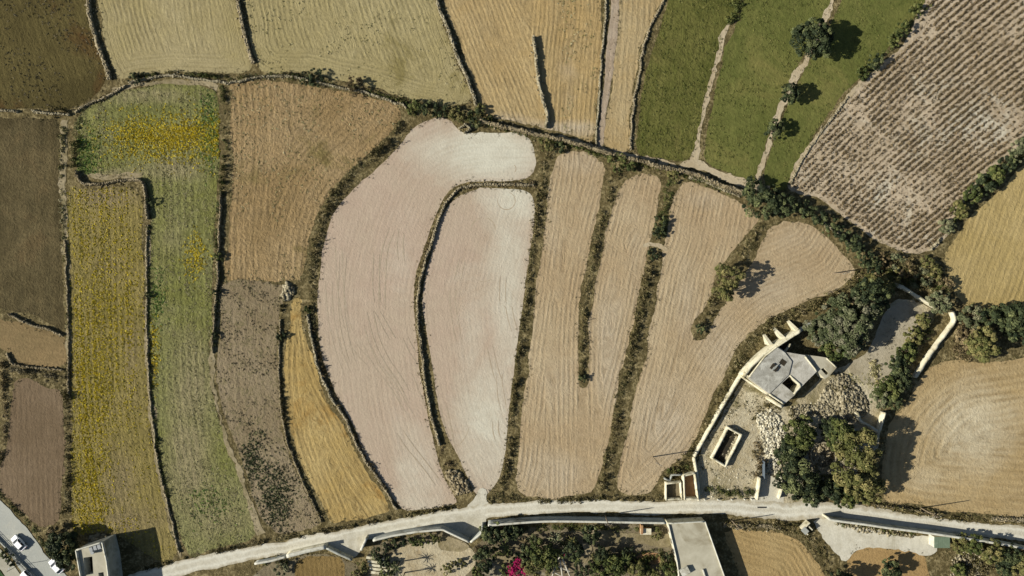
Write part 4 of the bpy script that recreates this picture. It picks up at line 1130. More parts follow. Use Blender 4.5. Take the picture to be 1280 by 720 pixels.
def enclosure(name, label, cat, pts, width, height, mat, closed=True, floor=None, zp=None, floor_z=.03, loc=None, seed=3):
    zp = height if zp is None else zp
    c = np.mean(W(pts, zp), axis=0)
    t = empty(name, (c[0], c[1], 0), label, cat)
    pw = W(pts, zp) - c
    rng = np.random.default_rng(seed)
    seq = list(range(len(pts))) + ([0] if closed else [])
    for a, b in zip(seq[:-1], seq[1:]):
        d = pw[b] - pw[a]; d = d / np.hypot(*d)
        V, Fc = wall_mesh(np.array([pw[a] - d * width * .5, pw[b] + d * (width * .48)]), width * rng.uniform(.94, 1.03), -.05, height + rng.uniform(-.06, .06), rng, .05, .6)
        link_mesh('wall', np_mesh('wall', V, Fc), M[mat], t)
    if floor:
        m = MB(); m.prism([tuple(p) for p in pw], -.02, floor_z + .2); m.build('floor', M[floor], t)
    return t, c
enclosure('water_cistern', 'roofless rectangular stone cistern with rubble inside, standing alone in the yard', 'cistern',
          [(910.5, 535), (927, 544), (907, 583), (890.5, 573)], .5, 1.35, 'lime', floor='dark_void', seed=21, floor_z=-.12)
rubble_heap([(920, 545), (926, 549), (911, 577), (906, 574)], 'pale rubble lying inside the roofless cistern', 260, .35, size=(.1, .22), z0=.1)
enclosure('roofless_shed', 'small roofless shed with terracotta floor by the road, right of its twin', 'shed',
          [(855, 595), (869, 592), (873, 624), (856, 624)], .35, 2.0, 'lime', floor='earth_floor', seed=22, closed=True)
enclosure('roofless_shed', 'small roofless shed with earthy cluttered floor by the road, left of its twin', 'shed',
          [(833, 605), (851, 603), (852.5, 624), (833, 625)], .3, 1.7, 'lime', floor='garden', seed=23)
smooth_wall([(831, 599), (838, 601), (840, 594), (853, 594)], 'crooked low wall remnant behind the two roofless sheds', .3, 1.4, zpix=1.4, mat='render_grey')
# round stone ring with rubble
def ring():
    cx, cy = P(1029, 569, .6)
    t = empty('threshing_ring', (cx, cy, 0), 'round ring of stones filled with rubble among the dark trees', 'stone ring')
    rng = np.random.default_rng(9)
    a = np.radians(np.linspace(-40, 285, 40)); R = 3.2
    pl = np.stack([R * np.cos(a), R * np.sin(a)], 1)
    V, Fc = wall_mesh(pl, .4, -.05, 1.0, rng, .08, .5)
    link_mesh('ring_wall', np_mesh('ring_wall', V, Fc), M['stone_pale'], t)
    n = 420; rr = 2.9 * np.sqrt(rng.random(n)); aa = rng.uniform(0, 6.28, n)
    C = np.column_stack([rr * np.cos(aa), rr * np.sin(aa), rng.uniform(.05, .5, n)])
    V, Fc = stones(C, rng.uniform(.1, .3, n), rng)
    link_mesh('rubble_fill', np_mesh('rubble_fill', V, Fc), M['stone'], t)
ring()
# east boundary walls of the ruin yard
smooth_wall([(1117, 355), (1130, 362), (1143, 370), (1152, 376), (1166, 384)], 'pale stone wall across the top of the ruin yard', .6, 1.5, mat='lime', smooth=4, rough=.12)
smooth_wall([(1187, 390), (1190, 400), (1183, 411), (1171, 427), (1159, 443), (1150, 457), (1141, 471)], 'pale stone wall along the east side of the ruin yard', .75, 1.3, mat='lime', smooth=4, rough=.12)
smooth_wall([(1107, 516), (1104, 527), (1100, 540), (1096, 550)], 'thin pale wall stub beside the combed tan field', .35, 2.2, zpix=2.2)
smooth_wall([(1072, 516), (1076, 527), (1090, 534), (1099, 541)], 'broken white wall of a collapsed room at the edge of the rubble', .6, 1.8, zpix=1.8, rough=.15)
smooth_wall([(1068, 537), (1072, 542)], 'short white wall stump below the collapsed room', .5, 1.6, zpix=1.6, rough=.1)
smooth_wall([(975, 594), (979, 605), (977, 615), (974, 624)], 'curved pale wall right of the yard gateway', .4, 1.4, zpix=1.4, smooth=4)
smooth_wall([(951, 598), (949, 611), (947, 625)], 'pale wall left of the yard gateway', .4, 1.9, zpix=1.9)
def gate():
    a = P(952.5, 575, 0); b = P(952.5, 596, 0)
    t = empty('yard_gate', (a[0], (a[1] + b[1]) / 2, 0), 'grey blue metal gate standing open in the yard gateway', 'gate')
    l = abs(a[1] - b[1])
    m = MB(); m.box((0, 0, 1.0), (.06, l, 1.9)); m.build('gate_panel', M['gate_blue'], t, .01)
    for k in (-1, 1):
        m = MB(); m.tube((0, k * (l / 2 + .1), 0), (0, k * (l / 2 + .1), 2.1), .07, .07); m.build('gate_post', M['metal_dark'], t)
gate()
for i, (bx, by) in enumerate([(880.5, 624), (897, 624), (914, 624), (930, 623.5), (938.5, 623.5)]):
    x, y = P(bx, by)
    m = MB(); m.tube((0, 0, -.05), (0, 0, .75), .2, .17, 10); m.tube((0, 0, .74), (0, 0, .86), .17, .06, 10)
    o = m.build('bollard', M['white_paint']); o.location = (x, y, 0)
    tag(o, 'small pale stone bollard in the row between the road and the ruin yard', 'bollard', 'bollards along the road by the ruin yard')

# ================================================================== ROADSIDE WALLS AND BUILDINGS TO THE SOUTH
def garden_wall(segs, label, h, w=.4, mat='render_grey', cap='white_paint', name='garden_wall', smooth=3):
    c = W(segs, h); c0 = c[0]
    t = empty(name, (c0[0], c0[1], 0), label, 'garden wall')
    pw = catmull(c - c0, smooth) if smooth > 1 else c - c0
    rng = np.random.default_rng(int(segs[0][0]) + 1)
    V, Fc = wall_mesh(pw, w, -.05, h - .1, rng, .004, .8); link_mesh('wall_body', np_mesh('wall_body', V, Fc), M[mat], t)
    V, Fc = wall_mesh(pw, w + .1, h - .1, h, rng, .004, .8); link_mesh('coping', np_mesh('coping', V, Fc), M[cap], t)
    return t
garden_wall([(610, 657), (640, 654.5), (680, 652), (720, 652), (780, 653), (833, 654)], 'long grey rendered garden wall along the road with pale coping', 3.4)
garden_wall([(466, 676), (490, 670), (520, 665), (553, 662), (587, 678)], 'grey garden wall bending into the gateway recess in the middle', 3.0, smooth=1)
garden_wall([(588, 678), (602, 667), (603, 658)], 'short garden wall on the right of the middle gateway recess', 3.0, smooth=1)
garden_wall([(318, 705), (340, 701), (358, 696)], 'low grey garden wall beside the road, leftmost stretch', 2.0, smooth=1)
garden_wall([(358, 695.5), (383, 689), (407, 684)], 'broad white topped garden wall left of the western gateway recess', 2.4, .8, 'lime', 'white_paint', smooth=1)
garden_wall([(408, 685), (424, 693), (440, 700)], 'low stony wall on the slope of the western gateway recess', 1.6, .5, 'lime', 'render_grey', smooth=1)
garden_wall([(451, 688), (458, 673)], 'short pale wall closing the western gateway recess on the right', 2.4, .5, 'lime', 'white_paint', smooth=1)
garden_wall([(1034, 647), (1042, 650.5), (1080, 655.5), (1110, 660), (1150, 665), (1192, 671), (1225, 676), (1262, 682), (1300, 690)], 'long white topped wall along the south side of the road at the right', 2.6, .45, 'lime', 'white_paint', smooth=3)

def south_building():
    z = 3.2
    pts = [(835, 654), (881, 651.5), (906, 722), (913, 745), (852, 745), (846, 700)]
    c = np.mean(W(pts, z), axis=0)
    t = empty('flat_roof_building', (c[0], c[1], 0), 'flat roofed cream building with pale concrete roof beside the garden', 'building')
    pw = [tuple(p) for p in (W(pts, z) - c)]
    m = MB(); m.prism(pw, -.05, z, top=False); m.build('wall', M['lime'], t)
    m = MB(); m.prism(pw, z - .02, z + .05); rf = m.build('roof', M['roof_pale'], t)
    rng = np.random.default_rng(2)
    for a, b in ((0, 1), (1, 2), (2, 3), (5, 0), (4, 5)):
        p, q = np.array(pw[a]), np.array(pw[b])
        V, Fc = wall_mesh(np.array([p, q]), .28, z + .04, z + .38 + .01 * a, rng, .004, 1.0)
        link_mesh('parapet', np_mesh('parapet', V, Fc), M['white_paint'], rf)
    # roof clutter at the lower left
    q = W([(856, 714)], z + .6)[0] - c
    m = MB(); m.box((q[0], q[1], z + .5), (2.2, 1.6, .9), .5); m.build('roof_tank', M['white_paint'], rf, .05)
    q = W([(880, 717)], z + .3)[0] - c
    m = MB(); m.box((q[0], q[1], z + .3), (.25, 2.2, .5), .3); m.build('roof_kerb', M['white_paint'], rf)
    # door and windows of the west face
    p, r = np.array(pw[0]), np.array(pw[5]); d = r - p; ang = math.atan2(d[1], d[0]); L_ = np.hypot(*d)
    n_ = np.array([-d[1], d[0]]) / L_
    if n_[0] > 0: n_ = -n_
    for f, w_, zz, hh, nm in ((.25, 1.0, 1.05, 2.1, 'door'), (.55, 1.2, 1.6, 1.1, 'window'), (.82, 1.2, 1.6, 1.1, 'window')):
        o_ = p + d * f + n_ * .03
        m = MB(); m.box((o_[0], o_[1], zz), (w_, .1, hh), ang); m.build(nm, M['glass'] if nm == 'window' else M['wood_pole'], t)
south_building()

def west_building():
    z = 5.2
    pts = [(96.5, 687), (129, 677), (134.5, 700), (140, 745), (108, 752), (101, 712)]
    c = np.mean(W(pts, z), axis=0)
    t = empty('roadside_house', (c[0], c[1], 0), 'tall flat roofed grey house with dark roof openings at the lower left road', 'house')
    hole1 = W([(104.5, 697), (115.5, 695.5), (117, 717), (106.5, 719)], z) - c
    hole2 = W([(123, 716), (129.5, 715), (132, 733), (125, 734)], z) - c
    pw = W(pts, z) - c
    hl = [[tuple(p) for p in hole1], [tuple(p) for p in hole2]]
    m = MB(); m.prism([tuple(p) for p in pw], -.05, z, hl, top=False); m.build('wall', M['render_grey'], t)
    m = MB(); m.prism([tuple(p) for p in pw], z - .02, z + .06, hl); rf = m.build('roof', M['roof_pale'], t)
    for h in hl:
        m = MB(); m.prism(h, z - 2.5, z - 2.3); m.build('courtyard_floor', M['dark_void'], t)
    rng = np.random.default_rng(8)
    for a, b in ((0, 1), (1, 2), (2, 3), (4, 5), (5, 0)):
        V, Fc = wall_mesh(np.array([pw[a], pw[b]]), .3, z + .05, z + .55 + .008 * a, rng, .004, 1.0)
        link_mesh('parapet', np_mesh('parapet', V, Fc), M['white_paint'], rf)
    for k, (qx, qy) in enumerate([(114, 687), (119, 685), (124, 683.5), (117, 690)]):
        q = W([(qx, qy)], z + .4)[0] - c
        m = MB()
        if k < 3: m.box((q[0], q[1], z + .3), (.9, 1.3, .5), .3, .85); m.build('solar_panel', M['metal_grey'], rf)
        else: m.tube((q[0], q[1], z), (q[0], q[1], z + 1.0), .4, .4, 12); m.build('water_tank', M['metal_grey'], rf)
west_building()
rubble_heap([(112, 673), (125, 668), (137, 671), (128, 677), (114, 679)], 'brown rubbish and stones heaped behind the roadside house', 160, .8, 'stone_dull')

def shed():
    x, y = P(1177.5, 678, 2.4)
    t = empty('portable_shed', (x, y, 0), 'white sided portable shed with faded green roof beside the long wall', 'shed')
    w, d, h = 3.7, 2.6, 2.35
    m = MB(); m.box((0, 0, h / 2), (w, d, h)); m.build('wall', M['white_paint'], t)
    m = MB(); m.box((0, 0, h + .06), (w + .15, d + .15, .12)); r = m.build('roof', M['green_roof'], t, .02)
    m = MB()
    for k in range(7): m.box((-w / 2 + .25 + k * (w - .5) / 6, 0, h + .135), (.05, d + .1, .035))
    m.build('roof_rib', M['green_roof'], r)
    m = MB(); m.box((-.6, -d / 2 - .02, 1.0), (.9, .06, 2.0)); dr = m.build('door', M['metal_grey'], t)
    m = MB(); m.box((-.25, -d / 2 - .07, 1.0), (.12, .05, .05)); m.build('handle', M['metal_dark'], dr)
    m = MB(); m.box((.9, -d / 2 - .02, 1.4), (.9, .06, .8)); m.build('window', M['glass'], t)
shed()
def pump_hut():
    x, y = P(1007, 662, 1.2)
    t = empty('pump_hut', (x, y, 0), 'small broken white pump hut at the corner of the road and the apron', 'hut')
    a = math.radians(-45)
    for c, s in (((-.9, .7, 1.0), (.35, 2.4, 2.0)), ((.2, -.5, .7), (2.2, .3, 1.4)), ((.5, 1.1, .8), (1.2, .3, 1.6))):
        ca, sa = math.cos(a), math.sin(a)
        m = MB(); m.box((c[0] * ca - c[1] * sa, c[0] * sa + c[1] * ca, c[2]), s, a); m.build('wall', M['lime'], t, .03)
    m = MB(); m.box((-.5, 0, 2.02), (1.6, 1.3, .12), a); m.build('roof', M['render_grey'], t, .02)
pump_hut()

# ================================================================== TREES AND SHRUBS
tree(1016, 49, 4.7, 6.6, 'largest round dark tree on the path between the green pastures', 'leaf_dark', 'fig_tree', nlob=52, per=170, leaf=.24)
tree(987, 117, 2.6, 4.4, 'middle sized round dark tree on the pasture path, just below the largest', 'leaf_dark', 'fig_tree', nlob=30, per=130, leaf=.18)
tree(968, 162, 2.3, 3.4, 'smallest round dark tree on the pasture path, lowest of the three', 'leaf_dark', 'fig_tree', nlob=26, per=120, leaf=.17)
tree(952, 251, 4.6, 4.6, 'broad dark tree at the corner above the eastern tan field', 'leaf_dark', nlob=46, per=150, lop=.5)
tree(978, 256, 3.0, 4.0, 'smaller dark tree leaning against the broad corner tree', 'leaf_dark', nlob=30, per=130)
tree(912, 346, 2.9, 6.8, 'loose olive coloured tree in the scrub strip of the eastern tan field', 'leaf_olive', 'olive_tree', nlob=26, per=100, leaf=.2, lop=.5)
tree(905, 365, 2.3, 5.6, 'smaller olive tree beside the loose olive coloured tree', 'leaf_olive', 'olive_tree', nlob=24, per=90, leaf=.2, lop=.5)
# grove north of the farmhouse
tree(1068, 390, 5.2, 10.4, 'tall grey green carob tree at the top right of the farmhouse grove', 'leaf_carob', 'carob_tree', nlob=50, per=150, leaf=.26)
tree(1046, 402, 5.0, 7.6, 'grey carob tree in the middle of the farmhouse grove', 'leaf_carob', 'carob_tree', nlob=50, per=150, leaf=.26)
tree(1028, 411, 4.0, 6.0, 'grey carob tree nearest to the farmhouse roof', 'leaf_carob', 'carob_tree', nlob=44, per=140, leaf=.25)
tree(1059, 419, 4.8, 8.0, 'green carob tree at the lower right of the farmhouse grove', 'leaf_carob', 'carob_tree', nlob=46, per=150, leaf=.25)
tree(1041, 434, 3.2, 4.8, 'low green tree touching the farmhouse annex', 'leaf_bright', 'carob_tree', nlob=32, per=130, leaf=.22)
tree(1085, 374, 4.8, 10.6, 'dark tree at the northern tip of the farmhouse grove', 'leaf_dark', nlob=36, per=140, leaf=.24)
tree(1102, 359, 3.0, 4.4, 'bushy tree beside the top wall of the ruin yard', 'leaf_olive', nlob=30, per=120, leaf=.22)
# grove south of the rubble
tree(1000, 540, 4.0, 3.8, 'green tree just below the rubble spread', 'leaf_bright', nlob=36, per=140, leaf=.22)
tree(988, 566, 3.7, 2.6, 'dark tree on the left side of the southern grove', 'leaf_dark', nlob=40, per=140, leaf=.24)
tree(996, 598, 4.8, 6.2, 'dark tree at the lower left of the southern grove by the gateway', 'leaf_dark', nlob=44, per=150, leaf=.24)
tree(1014, 617, 3.0, 4.2, 'low dark tree on the road edge of the southern grove', 'leaf_dark', nlob=32, per=120, leaf=.22)
tree(1052, 545, 3.8, 6.2, 'bright green tree right of the stone ring', 'leaf_bright', nlob=40, per=140, leaf=.24)
tree(1072, 560, 5.0, 9.2, 'olive green tree at the right of the southern grove', 'leaf_olive', 'pine_tree', nlob=48, per=150, leaf=.25)
tree(1068, 590, 5.2, 9.0, 'large olive green tree at the lower right of the southern grove', 'leaf_olive', 'pine_tree', nlob=50, per=150, leaf=.25)
tree(1084, 612, 3.8, 6.0, 'brownish tree at the corner of the southern grove and the tan field', 'leaf_olive', nlob=34, per=120, leaf=.23)
tree(1058, 622, 2.8, 3.8, 'small bright tree by the road below the southern grove', 'leaf_bright', nlob=28, per=120, leaf=.2)
tree(1038, 612, 3.6, 4.2, 'dark low tree in the middle of the southern grove road edge', 'leaf_dark', nlob=30, per=120, leaf=.22)
tree(1035, 533, 2.4, 2.4, 'dark shrub tree above the stone ring', 'leaf_dark', nlob=26, per=110, leaf=.2)
# hedge trees along the inside of the yard's east wall
for q in [(1153, 402, 2.0, 2.8, 'olive', 'small olive bush inside the top corner of the yard wall'), (1142, 420, 2.3, 3.2, 'olive', 'olive bush against the yard wall, second from its top'), (1132, 440, 2.6, 3.6, 'bright', 'green bush against the middle of the yard wall'), (1122, 458, 2.8, 3.8, 'dark', 'dark bush below the middle of the yard wall'), (1126, 476, 2.6, 3.8, 'dark', 'dark bush at the lower end of the pale yard wall'), (1110, 486, 3.0, 4.2, 'bright', 'large green bush at the bottom of the yard hedge'), (1100, 498, 2.4, 3.2, 'silver', 'grey green bush beside the rubble at the bottom of the yard hedge'), (1116, 500, 2.2, 3.4, 'dark', 'dark bush overlooking the combed tan field')]:
    tree(q[0], q[1], q[2], q[3], q[5], 'leaf_' + q[4], 'hedge_tree', nlob=26, per=110, leaf=.2)
# east of the yard
tree(1176, 378, 2.8, 3.6, 'grey green bush filling the gap in the yard wall', 'leaf_silver', 'hedge_tree', nlob=26, per=120, leaf=.2)
tree(1228, 430, 4.0, 6.0, 'olive brown tree at the top of the combed tan field', 'leaf_olive', nlob=40, per=130, leaf=.24)
tree(1208, 421, 3.0, 3.6, 'thin dry tree right of the yard wall', 'scrub_brown', nlob=28, per=80, leaf=.2)
tree(1212, 396, 2.8, 3.6, 'dry grey bush right of the gap in the yard wall', 'leaf_silver', nlob=26, per=90, leaf=.2)
tree(1240, 398, 3.0, 4.2, 'dark bush on the lane above the combed tan field', 'leaf_dark', nlob=28, per=120, leaf=.22)
tree(1268, 400, 4.2, 5.2, 'dense dark green tree at the right edge above the combed tan field', 'leaf_dark', nlob=44, per=150, leaf=.24)
tree(1292, 410, 4.0, 5.4, 'dark tree cut by the right picture edge', 'leaf_dark', nlob=40, per=140, leaf=.24)
# hedgerow of the crop field
for q in [(1276, 188, 3.0, 3.4, 'silver', 'grey green bush at the top of the crop field hedgerow'), (1260, 203, 2.5, 3.0, 'dark', 'dark bush second down in the crop field hedgerow'), (1242, 220, 2.6, 3.2, 'bright', 'bright bush in the middle of the crop field hedgerow'), (1230, 231, 2.6, 3.4, 'dark', 'dark bush in the middle of the crop field hedgerow'), (1215, 243, 2.2, 2.8, 'bright', 'yellowish bush in the lower crop field hedgerow'), (1200, 262, 2.2, 2.8, 'olive', 'olive bush near the lower end of the crop field hedgerow'), (1184, 282, 2.0, 2.4, 'silver', 'last small bush at the bottom of the crop field hedgerow')]:
    tree(q[0], q[1], q[2], q[3], q[5], 'leaf_' + q[4], 'hedge_tree', nlob=24, per=110, leaf=.2)
for q in [(1128, 36, 2.2, 2.6, 'bright', 'green bush on the pasture edge at the top of the crop rows'), (1117, 50, 1.8, 2.0, 'bright', 'small green bush just below the top pasture edge bush'), (1096, 77, 2.2, 2.6, 'dark', 'dark bush midway along the pasture edge of the crop rows'), (1078, 92, 1.6, 1.6, 'bright', 'low bush at the lower end of the pasture edge'), (1146, 12, 1.6, 2.0, 'bright', 'green bush at the very top of the pasture edge')]:
    bush(q[0], q[1], q[2], q[3], q[5], 'leaf_' + q[4], per=90, nlob=14)
for q in [(1006, 262, 'dark shrub', 2.4, 3.0), (1022, 270, 'low shrub', 2.2, 2.6), (1038, 282, 'dense shrub', 2.4, 3.0), (1054, 292, 'round shrub', 2.2, 3.0), (1068, 306, 'bushy shrub', 2.4, 3.2), (1080, 320, 'ragged shrub', 2.4, 3.0), (1093, 333, 'last shrub', 2.3, 2.8)]:
    bush(q[0], q[1], q[3], q[4], q[2] + ' of the hedge under the crop rows, ' + {1006: 'beside the corner tree', 1022: 'where the pale wall begins', 1038: 'above the middle of the pale wall', 1054: 'halfway down', 1068: 'at the end of the pale wall', 1080: 'near the pole', 1093: 'at the scrubby lower end'}[q[0]], 'leaf_dark', 'hedge_shrub', per=100, nlob=18, leaf=.18, group='shrubs of the dark hedge under the crop rows')
for q in [(1100, 338, 2.4, 'brown'), (1118, 346, 2.6, 'olive'), (1136, 338, 2.4, 'brown'), (1152, 350, 2.7, 'silver'), (1168, 344, 2.3, 'olive'), (1122, 328, 2.2, 'silver'), (1090, 352, 2.3, 'olive'), (1181, 356, 2.2, 'brown'), (1160, 330, 2.0, 'olive'), (1108, 326, 2.0, 'brown')]:
    bush(q[0], q[1], q[2], q[2] * 1.05, 'dry grey brown shrub of the thicket between the crop field and the ruin yard', 'scrub_brown' if q[3] == 'brown' else 'leaf_' + q[3], 'thicket_shrub', per=80, nlob=15, group='shrubs of the dry thicket above the ruin yard')
bush(728, 473, 1.1, 1.6, 'small dark bush at the lower tip of the strip in the tan field', 'leaf_dark')
bush(876, 411, 1.4, 2.0, 'round dark bush at the lower tip of the eastern scrub strip', 'leaf_dark')
bush(351, 420, 1.1, 1.4, 'round dark bush at the left edge of the orange strip', 'leaf_dark')
bush(272, 322, 1.3, 1.5, 'bright green bush on the wall right of the green strip', 'leaf_bright')
bush(271, 366, 1.0, 1.6, 'dark bush on the wall right of the green strip', 'leaf_dark')
bush(268, 420, .9, 1.2, 'small dark bush near the lower end of the wall right of the green strip', 'leaf_dark')
bush(187, 252, 1.0, 1.8, 'dark bush at the corner of the hooked terrace wall', 'leaf_dark')
bush(187, 368, .9, 1.0, 'dark bush on the thin wall between the yellow and green strips', 'leaf_dark')
bush(384, 388, 1.1, 1.2, 'bright green bush at the top of the pale field edge wall', 'leaf_bright')
bush(168, 98, 1.6, 1.8, 'round dark bush at the left end of the long curved wall', 'leaf_dark')
bush(395, 98, 2.4, 2.2, 'dark bush at the start of the hedge on the curved wall', 'leaf_dark')
bush(383, 97, 1.8, 2.0, 'smaller dark bush left of the hedge on the curved wall', 'leaf_dark')
bush(443, 107, 2.2, 2.6, 'brown green bush in the middle of the hedge on the curved wall', 'scrub_brown', nlob=16, per=90)
for q in [(518, 134, 2.0, 'bright', 'bright bush at the left end of the hedge above the outer pale field'), (535, 136, 2.2, 'dark', 'dark bush in the hedge above the outer pale field'), (551, 138, 2.1, 'dark', 'dark wide bush right of the middle of the hedge above the outer pale field'), (570, 142, 2.0, 'olive', 'olive bush left of the tiny ruin'), (595, 147, 2.4, 'dark', 'dark bush right of the tiny ruin'), (600, 138, 1.6, 'olive', 'dry bush at the foot of the straight stone wall'), (683, 180, 1.9, 'olive', 'olive bush where the scrub strip meets the long upper wall'), (699, 184, 1.5, 'dark', 'dark bush beside the long upper wall above the tan field'), (772, 203, 2.4, 'bright', 'bright green bush at the top of the strip between the tan fields'), (787, 206, 2.0, 'bright', 'second bright bush at the top of the strip between the tan fields'), (842, 219, 1.6, 'olive', 'yellowish bush at the top of the strip beside the eastern tan field'), (826, 277, 1.9, 'dark', 'dark bush in the strip left of the eastern tan field'), (824, 291, 1.7, 'dark', 'dark bush just above the track through the strip'), (816, 318, 1.4, 'dark', 'dark bush just below the track through the strip')]:
    bush(q[0], q[1], q[2], q[2] * 1.0, q[4], 'leaf_' + q[3], per=80, nlob=14)
tree(78, 682, 3.6, 5.0, 'dense green tree between the grey road and the roadside house', 'leaf_dark', nlob=42, per=140, leaf=.24)
tree(86, 698, 2.8, 3.8, 'smaller green tree right against the roadside house', 'leaf_dark', nlob=28, per=120, leaf=.22)
tree(68, 668, 2.0, 2.6, 'shrubby tree at the corner of the brown ploughed field', 'scrub_brown', nlob=20, per=80, leaf=.2)
